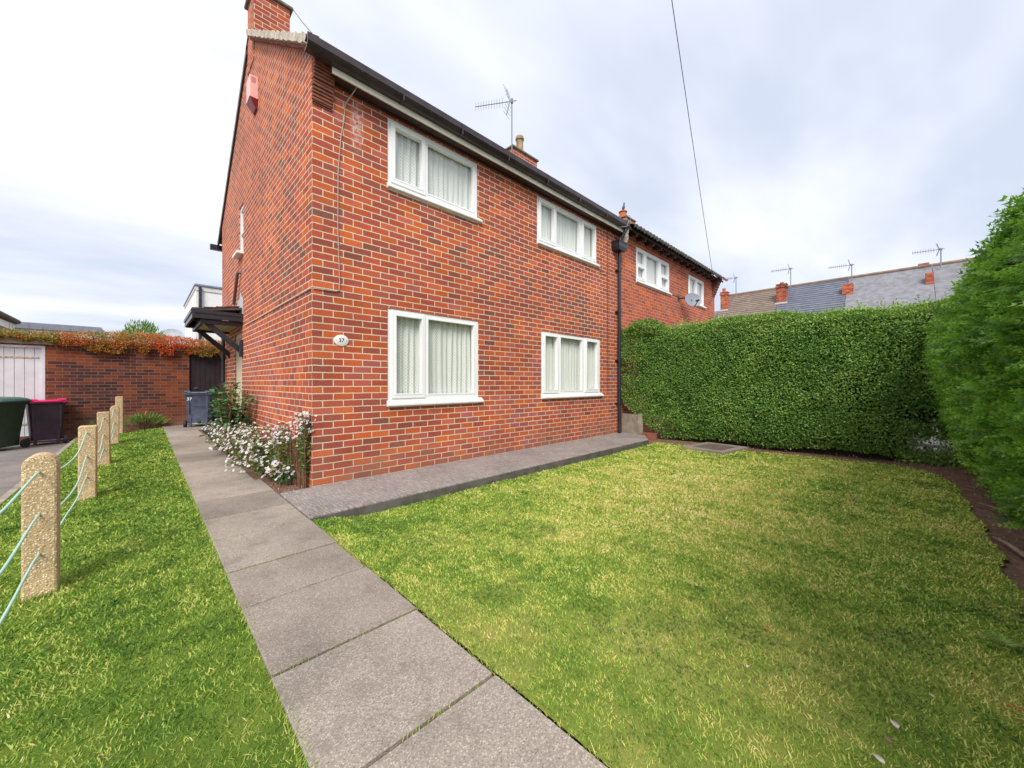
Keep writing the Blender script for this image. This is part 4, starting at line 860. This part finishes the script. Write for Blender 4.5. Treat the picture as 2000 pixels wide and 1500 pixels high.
n2=30000; y=RNG.uniform(-5.4,0.05,n2); x=hface(y)+RNG.uniform(.0,.95,n2); Pt=np.stack([x,y,htop(y)],1); Pt[:,2]+=vn(Pt,3,15)*.04+vn(Pt,9,16)*.02+RNG.exponential(.015,n2)-.02-.12*np.clip((.12-(x-hface(y)))/.12,0,1)
N2=np.tile(np.array([[0,0,1.]]),(n2,1))
n3=6000; y=RNG.uniform(-5.4,0,n3); z=RNG.uniform(.1,2.2,n3); Pb=np.stack([hface(y)+.95+vn(np.stack([y,z,y],1),3,17)*.05,y,z],1)
kb=RNG.uniform(0,1,n3)>np.exp(-((y+4.6)/.8)**2-((z-.4)/.5)**2); Pb=Pb[kb]; N3=np.tile(np.array([[1.,0,.2]]),(len(Pb),1))
# new shoots sticking up from the top
ns=170; ysh=RNG.uniform(-5.2,-.3,ns); xsh=hface(ysh)+RNG.uniform(.05,.8,ns); hs=RNG.uniform(.04,.17,ns); Q=[];QN=[]
for a,b,h_ in zip(xsh,ysh,hs):
    k_=int(4+h_*70); tt=RNG.uniform(0,1,k_); Q.append(np.stack([a+RNG.normal(0,.012,k_),b+RNG.normal(0,.012,k_),2.22+tt*h_],1))
Q=np.concatenate(Q); QN=np.tile(np.array([[-.3,0,1.]]),(len(Q),1))
PP=np.concatenate([P1,Pt,Pb,Q]); NN=np.concatenate([N1,N2,N3,QN])
H_(leaves('foliage',PP,NN,.037,.58,M['privet'],hd,spread=1.0,rnd=np.clip(RNG.beta(2,2.4,len(PP))+.22*np.clip((PP[:,2]-1.9)/.3,0,1),0,1)))
nb_=2600; th=RNG.uniform(0,2*PI,nb_); ph=np.arccos(RNG.uniform(-.4,1,nb_)); rr_=RNG.uniform(.7,1.05,nb_)
Pc=np.stack([6.42+.34*rr_*np.sin(ph)*np.cos(th),-.52+.40*rr_*np.sin(ph)*np.sin(th),2.20+.24*rr_*np.cos(ph)],1)
H_(leaves('bright_shoots',Pc,norm(Pc-np.array([6.42,-.5,2.1])),.05,.5,M['privet_lt'],hd))
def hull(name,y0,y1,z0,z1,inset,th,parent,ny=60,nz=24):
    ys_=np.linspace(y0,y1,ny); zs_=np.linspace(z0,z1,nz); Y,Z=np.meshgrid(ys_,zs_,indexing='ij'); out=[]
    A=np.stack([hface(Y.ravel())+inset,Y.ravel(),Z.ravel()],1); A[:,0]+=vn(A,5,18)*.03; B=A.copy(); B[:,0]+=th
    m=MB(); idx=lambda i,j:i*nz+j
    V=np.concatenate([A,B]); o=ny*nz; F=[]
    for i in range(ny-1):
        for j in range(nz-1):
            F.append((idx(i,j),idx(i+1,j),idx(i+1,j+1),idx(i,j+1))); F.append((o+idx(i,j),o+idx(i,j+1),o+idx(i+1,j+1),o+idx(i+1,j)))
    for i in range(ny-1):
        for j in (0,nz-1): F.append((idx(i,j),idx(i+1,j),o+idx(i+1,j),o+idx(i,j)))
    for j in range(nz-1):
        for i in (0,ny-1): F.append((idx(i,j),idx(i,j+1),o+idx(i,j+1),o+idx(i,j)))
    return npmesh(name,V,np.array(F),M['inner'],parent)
H_(hull('shade_core',-5.3,-.35,.85,2.10,.17,.62,hd)); H_(hull('lower_shade_core',-4.38,-1.1,-.13,.845,.25,.5,hd)); H_(hull('corner_shade_core',-1.15,-.55,.36,.845,.20,.5,hd,ny=12,nz=8)); H_(hull('corner_shade_core',-5.3,-4.37,.50,.845,.24,.5,hd,ny=16,nz=6))  # solid dark cores added behind the leaves to block light, coloured as inner shade
nc=7500; y=RNG.uniform(-5.3,-4.25,nc); z=RNG.uniform(-.12,.52,nc); Pk=np.stack([hface(y)+RNG.uniform(.02,.65,nc),y,z],1); kk=RNG.uniform(0,1,nc)>.985*np.exp(-((y+4.62)/.30)**2-((z-.17)/.12)**2); Pk=Pk[kk]
H_(leaves('inner_foliage',Pk,np.tile([[-1,0,.3]],(len(Pk),1)),.042,.58,M['privet'],hd,spread=1.2))
m=MB()
for i in range(38):
    y=-4.35+i*.098+random.uniform(-.03,.03); x=hface(y)+random.uniform(.2,.45)
    p=[(x,y,-.13)]
    for k_ in range(1,5): p.append((p[-1][0]+random.uniform(-.06,.05),p[-1][1]+random.uniform(-.07,.07),-.13+k_*.26))
    m.tube(p,[.014,.012,.010,.008,.006],6)
H_(m.build('stem',M['twig'],hd))
# --- conifer hedge
ch=empty('conifer_hedge',(4,-5.4,-.1),0,'feathery bright green conifer hedge bulging along the right side of the lawn','hedge')
def cface(z,x):
    zz_=np.array([-.1,.25,.6,1.0,1.4,1.8,2.2,2.6,3.0,3.3]); ff=np.array([-5.10,-4.97,-4.84,-4.74,-4.70,-4.77,-4.96,-5.22,-5.56,-5.9])
    return np.interp(z,zz_,ff)
def proto(nb_=5,L=1.0):
    V=[];F=[]
    def strip(a,b,w):
        a=np.array(a,float);b=np.array(b,float); t=b-a; s=np.array([t[1],-t[0],0]); s/=np.linalg.norm(s)+1e-9
        i=len(V); V.extend([a-s*w,a+s*w,b]); F.append((i,i+1,i+2))
    strip((0,0,0),(0,L,.05),.030)
    for k_ in range(nb_):
        t=.12+.8*k_/(nb_-1); l=.42*(1-t*.72)
        for sg_ in (-1,1):
            tip=(sg_*l*.75,t+l*.75,.03-.12*l); strip((0,t,.0),tip,.052)
            if k_<nb_-2:
                mx_=(sg_*l*.38,t+l*.40,0); strip(mx_,(sg_*l*.38+sg_*.02,t+l*.40+.18,0),.040); strip(mx_,(sg_*l*.38+sg_*.17,t+l*.40+.02,0),.040)
    return np.array(V),np.array(F)
PV,PF=proto()
def sprays(name,P,D,Nn,S,mat,parent,rnd):
    n=len(P); d=norm(D); s=norm(np.cross(d,Nn)); nn=np.cross(s,d); S=S[:,None,None]
    V=P[:,None,:]+S*(PV[None,:,0:1]*s[:,None,:]+PV[None,:,1:2]*d[:,None,:]+PV[None,:,2:3]*nn[:,None,:])
    F=(np.arange(n)[:,None,None]*len(PV)+PF[None]).reshape(-1,3)
    return npmesh(name,V.reshape(-1,3),F,mat,parent,rnd=np.clip((rnd[:,None]*.75+np.where(rnd>.98,.25,0)[:,None]+.26*(PV[None,:,1]-.3)*np.where(rnd>.98,0,1)[:,None]),0,1).ravel())
def conif_pts(n,x0,x1,z0=-.0,z1=3.25):
    x=RNG.uniform(x0,x1,n); z=RNG.uniform(z0,z1,n); y=cface(z,x); P=np.stack([x,y,z],1)
    y=y+vn(P,1.5,21)*.035+vn(P,4.2,22)*.05+vn(P,11,25)*.05; 
    e=np.clip((x-6.75)/.55,0,1); y=y-e**2*.35           # rounded far end
    P[:,1]=y-RNG.exponential(.03,n)+.01
    return P
nA,nB,nC=9500,6800,5600
P=np.concatenate([conif_pts(nA,3.2,7.35),conif_pts(nB,1.2,3.2),conif_pts(nC,-.4,1.2,.0,3.25)])
P=P[P[:,2]>.06+.1*vn(P,3,23)]
n=len(P); out=np.stack([np.zeros(n),np.ones(n),np.zeros(n)],1)
slope=(P[:,2]-1.4)/2
D=np.stack([RNG.normal(.35,.35,n),RNG.uniform(.25,.8,n),RNG.normal(.12,.30,n)],1)
Nr=norm(np.stack([RNG.normal(0,.5,n),RNG.uniform(-.3,.6,n),RNG.uniform(.4,1,n)],1))
S=RNG.uniform(.09,.18,n)*np.where(P[:,0]<2.2,.8,1)
r=np.clip(RNG.uniform(0,.95,n),0,.95); dead=RNG.uniform(0,1,n)<.035; r[dead]=1.0; 
o=sprays('foliage',P,D,Nr,S,M['conif'],ch,r); H_(o,ch)
# wispy leader shoots on the top edge
nw=500; xw=RNG.uniform(1.0,7.2,nw); zw=RNG.uniform(2.3,3.2,nw); Pw=np.stack([xw,cface(zw,xw)+.02,zw],1); Dw=np.stack([RNG.normal(.25,.3,nw),RNG.uniform(.3,.8,nw),RNG.uniform(.4,1.0,nw)],1)
H_(sprays('leader_shoots',Pw,Dw,norm(RNG.normal(size=(nw,3))),RNG.uniform(.10,.17,nw),M['conif'],ch,RNG.uniform(.4,1,nw)*.9),ch)
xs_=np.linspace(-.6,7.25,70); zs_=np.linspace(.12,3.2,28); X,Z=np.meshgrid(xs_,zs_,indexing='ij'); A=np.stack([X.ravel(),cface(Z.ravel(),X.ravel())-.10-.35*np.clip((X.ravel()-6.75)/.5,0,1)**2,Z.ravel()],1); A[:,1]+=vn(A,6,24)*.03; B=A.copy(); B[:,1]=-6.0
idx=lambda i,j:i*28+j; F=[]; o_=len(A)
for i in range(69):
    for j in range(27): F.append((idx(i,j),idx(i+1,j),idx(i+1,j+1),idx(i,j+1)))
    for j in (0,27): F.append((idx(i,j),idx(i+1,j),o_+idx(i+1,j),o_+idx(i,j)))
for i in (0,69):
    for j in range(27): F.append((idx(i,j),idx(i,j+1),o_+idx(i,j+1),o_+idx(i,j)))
H_(npmesh('inner_shade_core',np.concatenate([A,B]),np.array(F),M['inner'],ch),ch)  # added solid core blocks light; dark colour stands for shade between sprays
m=MB()
for i in range(12): x=.2+i*.62; m.tube([(x,-5.25,-.14),(x+.02,-5.2,.4),(x,-5.25,1.2)],[.05,.045,.04],8)
H_(m.build('trunk',M['twig'],ch),ch)
# --- cotoneaster on the garage wall
ct=empty('cotoneaster',(-1.6,8.85,2.0),0,'red and orange leaved creeper trailing over the top of the garage wall','creeper')
n=26000; x=RNG.uniform(-4.8,.35,n); dens=.5+.5*np.clip(vn(np.stack([x,x*0,x*0],1),2.2,31)+.5,0,1)
ty=RNG.uniform(0,1,n); topz=2.17+.10*vn(np.stack([x,x*0,x*0],1),3.0,32)+.09*np.clip((x+2.4)/1.0,0,1)
P=np.stack([x,8.72+RNG.uniform(-.06,.50,n),2.02+RNG.uniform(0,1,n)**.8*(topz-2.0)],1)
hang=(RNG.uniform(0,1,n)<.50)&(x>-4.2); hl=(.07+.15*np.clip(vn(np.stack([x,x*0,x*0],1),9,33)+.5,0,1))*np.clip(.25+(x+2.9)/1.2,.25,1)
P[hang,1]=8.70+RNG.normal(0,.03,hang.sum()); P[hang,2]=2.08-RNG.uniform(0,1,hang.sum())*hl[hang]*1.35
rv=np.clip(.5+.28*vn(P,3.0,34)+RNG.normal(0,.22,n)+.12*(P[:,0]>-1.9)-.2*(P[:,0]<-2.6),0,1)
ol=leaves('foliage',P,np.tile(np.array([[0,-.7,.7]]),(n,1)),.045,.42,M['coto'],ct,spread=1.0,rnd=rv); H_(ol,ct)
m=MB()
for i in range(70):
    x=random.uniform(-4.6,.3); L_=random.uniform(.08,.26); m.tube([(x,8.76,2.08),(x+random.uniform(-.05,.05),8.70,2.05),(x+random.uniform(-.12,.12),8.685,2.05-L_)],[.006,.005,.003],5)
for i in range(60):
    x=random.uniform(-4.6,.3); L_=random.uniform(.05,.2); m.tube([(x,8.85,2.08),(x+random.uniform(-.12,.12),8.78,2.15+L_)],[.006,.003],5)
H_(m.build('stem',M['stem'],ct),ct)
# --- bushes behind the wall, weeds at the wall foot
def bush(name,c,rad,n,L,asp,mat,label,cat,group=None,flat=False):
    e=empty(name,(c[0],c[1],c[2]-rad[2]),0,label,cat,group)
    u=norm(RNG.normal(size=(n,3))); u[:,2]=np.abs(u[:,2]) if flat else u[:,2]; rr=RNG.uniform(.55,1.0,n)**.5; P=u*rr[:,None]*np.array(rad); P*=(1+.22*vn(u,3.5,41))[:,None]; P[:,2]+=rad[2]
    leaves('foliage',P,u,L,asp,mat,e,spread=.8,dirv=u+np.array([0,0,.5])); 
    m=MB(); [m.tube([(0,0,-.1),tuple(Vector((random.uniform(-.5,.5)*rad[0],random.uniform(-.5,.5)*rad[1],rad[2]*1.1)))],[.03,.01],6) for _ in range(7)]; m.build('stem',M['twig'],e); return e
bush('conifer_shrub',(-1.35,12.9,1.75),(.72,.5,1.25),6000,.15,.16,M['privet_lt'],'bright green conifer top showing above the red creeper','shrub')
bush('weed',(-1.25,8.6,.06),(.36,.14,.20),420,.15,.09,M['privet'],'dark green weed clump at the foot of the garage wall','weed',flat=True)
bush('weed',(-2.0,8.6,-.02),(.22,.12,.18),220,.12,.12,M['asterleaf'],'thin brownish weed between far posts and purple bin','weed',flat=True)
# --- aster bush along the gable
asb=empty('aster_bush',(-.2,1.2,-.03),0,'bushy aster covered in white lilac daisies along the gable foot','flower bush')
stems=MB(); LP=[];LN=[];LL=[];FP=[];FN=[]
def aster(x0,y0,lean,h,nb_=1,den=1.0):
    tip=Vector((x0+lean[0],y0+lean[1],h)); mid=Vector((x0+lean[0]*.35,y0+lean[1]*.35,h*.6)); b=Vector((x0,y0,-.05))
    stems.tube([tuple(b),tuple(mid),tuple(tip)],[.0045,.0035,.002],5)
    for k_ in range(int(60*den)):
        t=random.uniform(.25,1); p=b.lerp(mid,t/.6) if t<.6 else mid.lerp(tip,(t-.6)/.4); p=p+Vector((random.gauss(0,.02),random.gauss(0,.02),random.gauss(0,.012))); LP.append(tuple(p)); LN.append((random.gauss(0,1),random.gauss(0,1),.7)); LL.append(random.uniform(.035,.07))
    for k_ in range(random.randint(3,7)):
        q=tip+Vector((random.gauss(0,.045),random.gauss(0,.05),random.uniform(-.07,.03))); FP.append(q); o_=Vector((lean[0]*1.5-.25,lean[1]-.45,.75)); FN.append((o_+Vector((random.gauss(0,.35),random.gauss(0,.35),0))).normalized())
        stems.tube([tuple(mid.lerp(tip,.6)),tuple(q)],[.002,.0012],4,caps=False)
for i in range(150):
    y=random.uniform(.75,3.3); h=random.uniform(.18,.50)*(1.05 if y>1.3 else .85); aster(random.uniform(-.24,-.05),y,(random.uniform(-.40,.03),random.uniform(-.35,.2)),h)
for i in range(26): aster(random.uniform(-.14,-.04),random.uniform(.30,.85),(random.uniform(-.18,.02),random.uniform(-.15,.1)),random.uniform(.40,.66),den=.6)
for i in range(16): aster(random.uniform(-.06,-.02),random.uniform(.03,.16),(random.uniform(-.05,.05),random.uniform(-.12,.02)),random.uniform(.55,.78),den=.7)
for i in range(14): aster(random.uniform(-.2,-.1),random.uniform(.35,.6),(random.uniform(-.12,.0),random.uniform(-.12,.02)),random.uniform(.10,.22),den=.5)
A_=lambda o:H_(o,asb)
A_(stems.build('stem',M['stem'],asb)); A_(leaves('foliage',np.array(LP),np.array(LN),np.array(LL),.27,M['asterleaf'],asb,spread=1.0))
# flowers: ring of narrow petals and a yellow eye
FP_=np.array([tuple(p) for p in FP]); FN_=np.array([tuple(p) for p in FN]); nf=len(FP_); npet=11
t1=norm(np.cross(FN_,np.tile([[.3,.2,1.]],(nf,1)))); t2=np.cross(FN_,t1); R_=RNG.uniform(.012,.019,nf)
V=[];F=[]
for k_ in range(npet):
    a=2*PI*k_/npet; d=t1*math.cos(a)+t2*math.sin(a); s_=-t1*math.sin(a)+t2*math.cos(a); R2=R_[:,None]
    V.append(np.stack([FP_+d*R2*.15,FP_+d*R2*.7+s_*R2*.2+FN_*R2*.12,FP_+d*R2+FN_*R2*.1,FP_+d*R2*.7-s_*R2*.2+FN_*R2*.12],1))
V=np.concatenate(V).reshape(-1,3); i=np.arange(nf*npet)*4; F=np.stack([i,i+1,i+2,i+3],1)
fl=A_(npmesh('flowers',V,F,M['petal'],asb,rnd=np.repeat(np.tile(RNG.uniform(0,1,nf),npet),4)))
m=MB()
for p,q in zip(FP,FN): m.tube([tuple(p),tuple(p+q*.003)],.0035,5)
m.build('flower_eyes',pm('yellow_eye',(.65,.45,.06),rough=.7),fl)
# dry stems against the corner
m=MB()
for i in range(26):
    x=random.uniform(-.10,-.02); y=random.uniform(.02,.5); h=random.uniform(.3,.68); m.tube([(x,y,-.04),(x+random.uniform(-.03,.02),y+random.uniform(-.03,.06),h*.5),(x+random.uniform(-.05,.02),y+random.uniform(-.08,.05),h)],[.005,.004,.002],5)
A_(m.build('dry_stems',M['stem'],asb))
# --- tall leafy plant by the door
tp=empty('leafy_plant',(-.22,3.15,-.03),0,'tall leafy green plant with broad leaves beside the side door','plant')
m=MB(); LP=[];LN=[];LD=[];LL=[]
for i in range(46):
    x=random.uniform(-.20,.14); y=random.uniform(-.45,.5); h=random.uniform(.35,1.14); tx=x*1.4+random.uniform(-.12,.08); ty_=y*1.2+random.uniform(-.1,.1)
    m.tube([(x*.5,y*.6,0),(x,y,h*.5),(tx,ty_,h)],[.008,.006,.003],5)
    for k_ in range(int(h*44)):
        t=random.uniform(.32,1); px=x*.5+(tx-x*.5)*t; py=y*.6+(ty_-y*.6)*t; a=random.uniform(0,2*PI); d=(math.cos(a),math.sin(a),random.uniform(-.1,.5)); LP.append((px+d[0]*.05,py+d[1]*.05,h*t)); LD.append(d); LN.append((0,0,1)); LL.append(random.uniform(.06,.125)*(1.15-.4*t))
m.build('stem',M['stem'],tp); leaves('leaves',np.array(LP),np.array(LN),np.array(LL),.72,M['broadleaf'],tp,spread=.6,dirv=np.array(LD),fold=.12)
# low green tuft at the bed corner
bush('bed_plant',(-.13,.33,.03),(.11,.10,.07),160,.05,.5,M['broadleaf'],'small dark green leafy clump in the soil at the house corner','plant',flat=True)
we=empty('weed',(1.46,-4.60,-.075),0,'flat green leaf rosette at the lawn edge near the conifer hedge','weed'); q_=np.linspace(0,2*PI,15)[:-1]; leaves('leaves',np.stack([.01*np.cos(q_),.01*np.sin(q_),0*q_+.012],1),np.tile([[0,0,1.]],(14,1)),.06,.28,M['privet_lt'],we,spread=.3,dirv=np.stack([np.cos(q_),np.sin(q_),0*q_+.35],1))
# ------------------------------------------------------------------ grass blades
def blades(name,mask,zf,x0,x1,y0,y1,mat,label,dmax=9000,extra=None):
    area=(x1-x0)*(y1-y0); N0=int(area*dmax); P=np.stack([RNG.uniform(x0,x1,N0),RNG.uniform(y0,y1,N0),np.zeros(N0)],1)
    dist=np.hypot(P[:,0]-CAM[0],P[:,1]-CAM[1]); 
    fwd=(P[:,0]-CAM[0])*.699+(P[:,1]-CAM[1])*.7152; lat=(P[:,0]-CAM[0])*.7152-(P[:,1]-CAM[1])*.699
    vis=(fwd>.6)&(np.abs(lat)<fwd*1.55+.3)
    pr=np.clip((2.3/np.maximum(dist,.5))**1.5,.13,1)*np.where(vis,1,.03)
    k_=(RNG.uniform(0,1,N0)<pr)&mask(P); P=P[k_]; dist=dist[k_]; n=len(P)
    P[:,2]=zf(P[:,0],P[:,1])-.0005+vn(P,3,3)*.004
    az=RNG.uniform(0,2*PI,n); wd=np.clip(.0024*dist,.0030,.020)*RNG.uniform(.7,1.3,n); tall=1+.12*np.clip(vn(P,2.5,51),-1,1)
    h=RNG.uniform(.007,.016,n)*tall*np.clip(.75+.09*dist,.8,1.4); lean=RNG.uniform(.3,1.7,n)*h
    s=np.stack([np.cos(az),np.sin(az),0*az],1)*wd[:,None]; la=az+PI/2+RNG.normal(0,.9,n); d=np.stack([np.cos(la)*lean,np.sin(la)*lean,h],1)
    V=np.stack([P-s*.5,P+s*.5,P+d*.55+s*.35+np.stack([0*h,0*h,h*.12],1),P+d],1).reshape(-1,3); i=np.arange(n)*4
    F=np.concatenate([np.stack([i,i+1,i+2],1),np.stack([i,i+2,i+3],1)])
    r=np.clip(.12+.66*RNG.beta(1.0,1.2,n)-.09*np.clip((2.8-dist)/1.2,0,1)+(0 if extra is None else extra(P)),0,1)
    o=npmesh(name,V,F,mat,rnd=np.repeat(r,4)); tag(o,label,'grass',kind='stuff'); return n
def cell(P,s,seed):
    q=np.floor((P[:,:2]+.35*s*np.stack([vn(P,1.7/s,seed),vn(P,1.9/s,seed+1)],1))/s).astype(np.int64)
    h=(q[:,0]*73856093)^(q[:,1]*19349663)^(seed*83492791); h=(h*2654435761)&0xffffffff; h=((h>>13)^h)*1274126177&0xffffffff
    return (h/4294967295.0)*2-1
def clump(P): return .13*cell(P,.03,81)+.14*cell(P,.07,83)+.09*cell(P,.17,85)
def exR(P):   # greener by the camera, paler in the middle of the lawn
    mid=np.exp(-((P[:,0]-3.0)/2.4)**2-((P[:,1]+2.5)/1.3)**2); edge=np.clip((P[:,1]+1.35)/.4,0,1)
    return clump(P)+-.01+.30*mid-.10*np.exp(-((P[:,0]-.2)/.7)**2)-.10*edge+.12*vn(P,1.9,61)+.13*vn(P,7,62)+.12*vn(P,19,65)-.05-.07*np.exp(-((P[:,0]-.9)/.9)**2-((P[:,1]+3.2)/.6)**2)
print('grass',blades('grass',inL,zL,-2.29,-.88,-4.8,8.4,M['grassL'],'green mown grass strip between the path and the driveway',dmax=17000,extra=lambda P:clump(P)+.09*vn(P,2.4,63)+.10*vn(P,8,66)+.10*vn(P,21,67)-.04+.07*np.clip(-.6-P[:,1],0,1.5)),
 blades('grass',lambda P:inR(P)&~((np.abs((P[:,0]-5.98)*.9877-(P[:,1]+2.02)*.1564)<.46)&(np.abs((P[:,0]-5.98)*.1564+(P[:,1]+2.02)*.9877)<.36)),zR,-.33,6.5,-4.9,-.95,M['grassR'],'yellowing mown grass of the front lawn',dmax=17000,extra=exR))
# tufts hanging over the path edges
def tufts(xe,sgn,y0,y1,zf,mat,label,n):
    y=RNG.uniform(y0,y1,n); P=np.stack([xe+RNG.normal(0,.008,n),y,0*y],1); P=P[vn(P,6,64)+RNG.normal(0,.3,n)>.0]; n=len(P); P[:,2]=zf(P[:,0],P[:,1])
    h=RNG.uniform(.012,.032,n); az=RNG.normal(0,.8,n)+(0 if sgn>0 else PI); d=np.stack([np.cos(az)*h*1.1,np.sin(az)*h*1.1,h*.8],1); s=np.stack([-np.sin(az),np.cos(az),0*az],1)*.0035
    V=np.stack([P-s*.5,P+s*.5,P+d],1).reshape(-1,3); F=np.arange(n*3).reshape(-1,3); tag(npmesh('grass',V,F,mat,rnd=np.repeat(RNG.beta(2,1.6,n),3)),label,'grass',kind='stuff')
tufts(-.925,1,-4.5,7,zL,M['grassL'],'fringe of grass along the left edge of the path',9000)
tufts(-.300,-1,-4.5,-1.0,lambda x,y:-.012+0*x,M['grassR'],'fringe of grass along the right edge of the path',5000)
def ringtuft(pts,mat,label,h0=.02,h1=.05):
    P=np.array(pts,float); n=len(P); h=RNG.uniform(h0,h1,n); az=RNG.uniform(0,2*PI,n); d=np.stack([np.cos(az)*h*.5,np.sin(az)*h*.5,h],1); s=np.stack([-np.sin(az),np.cos(az),0*az],1)*.0035
    V=np.stack([P-s*.5,P+s*.5,P+d],1).reshape(-1,3); tag(npmesh('grass',V,np.arange(n*3).reshape(-1,3),mat,rnd=np.repeat(RNG.beta(1.6,1.6,n),3)),label,'grass',kind='stuff')
pp=[]
for y in (-.98,1.39,3.55,6.1,8.1):
    for i in range(420):
        a=random.uniform(0,2*PI); r=.066/max(abs(math.cos(a)),abs(math.sin(a)))+abs(random.gauss(0,.012)); x_=-1.66+r*math.cos(a); y_=y+r*math.sin(a); pp.append((x_,y_,float(zL(x_,y_))-.004))
ringtuft(pp,M['grassL'],'longer uncut grass round the feet of the pebble posts')
pp=[]
for y,x0,x1,k_ in ((-1.595,-.92,-.55,120),(-.985,-.92,-.70,90),(-.985,-.62,-.50,50),(-.43,-.92,-.66,110),(.16,-.92,-.6,120),(-2.655,-.92,-.30,110),(-3.22,-.7,-.30,60)):
    for i in range(k_): pp.append((random.uniform(x0,x1),y+random.gauss(0,.003),-.012))
ringtuft(pp,M['grassL'],'moss and grass sprouting in the joints of the path',.010,.020)
# leaf litter on the soil strips (uncountable scraps)
n=5200; P=np.stack([RNG.uniform(.3,7.2,n),RNG.uniform(-5.2,-1.0,n),np.zeros(n)],1); P=P[~inR(P)]; P[:,2]=-.10+.035*np.clip(-4.75-P[:,1],0,1)+.03*np.clip(P[:,0]-6,0,1)+RNG.uniform(0,.02,len(P))
tag(leaves('leaf_litter',P,np.tile([[0,0,1.]],(len(P),1)),.028,.4,M['litter'],spread=.9),'brown scraps and dead needles scattered on the soil under the hedges','leaf litter',kind='stuff')
n=700; P=np.stack([RNG.uniform(-.3,-.02,n),RNG.uniform(0.02,4.5,n),np.full(n,-.02)],1)
tag(leaves('leaf_litter',P,np.tile([[0,0,1.]],(len(P),1)),.025,.4,M['litter'],spread=.9),'dead leaf scraps on the flower bed soil by the gable','leaf litter',kind='stuff')
# fallen leaves and petals on the lawn
def fallen(x,y,L,col,label,rz,asp=.5):
    z=float(zR(np.array([x]),np.array([y]))[0])+.028; m=MB(); pts=[]
    for i in range(9):
        t=i/8; wv=math.sin(PI*t)**.7*asp*.5; pts.append((t-.5,wv))
    secs=[[(L*u,L*v,.006*math.sin(u*3)+L*abs(v)*.3),(L*u,0,.0),(L*u,-L*v,L*abs(v)*.3),(L*u,-L*v,L*abs(v)*.3-.001),(L*u,0,-.001),(L*u,L*v,L*abs(v)*.3-.001)] for u,v in [(p[0],max(p[1],.01)) for p in pts]]
    m.loft(secs); o=m.build('fallen_leaf',col,smooth=True); o.location=(x,y,z); o.rotation_euler=(.1,.12,rz); return tag(o,label,'leaf','fallen leaves and petals on the lawn')
wl=pm('bleached_leaf',(.80,.72,.62),(.66,.56,.46),scale=40,rough=.7); ol_=pm('orange_leaf',(.62,.20,.04),(.45,.14,.03),scale=40,rough=.7); bl_=pm('brown_leaf',(.33,.22,.14),(.24,.15,.09),scale=40,rough=.8)
fallen(.548,-4.274,.036,wl,'largest pale bleached leaf on the grass, lower right of the lawn',.5,.6)
fallen(.348,-4.24,.034,wl,'pale leaf at the bottom picture edge below the brown scrap',.9,.6)
fallen(.455,-4.262,.026,bl_,'grey brown curled scrap between the two pale leaves',.2,.7)
fallen(.825,-3.858,.022,ol_,'tiny orange leaf on the straw coloured middle of the lawn',.2,.8)
fallen(.943,-4.573,.045,ol_,'long orange dead sprig at the right edge of the lawn',1.4,.25)
fallen(.49,-3.856,.014,wl,'tiny white petal below the orange leaf',.4,.7)
fallen(.81,-4.368,.014,wl,'tiny pale petal above the largest bleached leaf',1.0,.6)
# roots and twigs in the border soil
def root(pts,r,label):
    m=MB(); m.tube(pts,r,7); tag(m.build('dead_branch',M.setdefault('bark',pm('pale_bark',(.24,.17,.13),(.34,.26,.20),scale=30,rough=.9,bs=.5)),smooth=True),label,'branch')
root([(3.35,-4.79,-.08),(3.1,-4.83,-.05),(2.8,-4.90,-.06),(2.5,-4.95,-.05),(2.0,-5.0,-.07)],[.006,.013,.018,.022,.02],'long bare root lying in the soil under the conifer hedge')
root([(4.55,-4.83,-.08),(4.3,-4.9,-.05),(4.1,-4.98,-.04)],[.004,.008,.009],'short pale twig on the soil further along the conifer hedge')
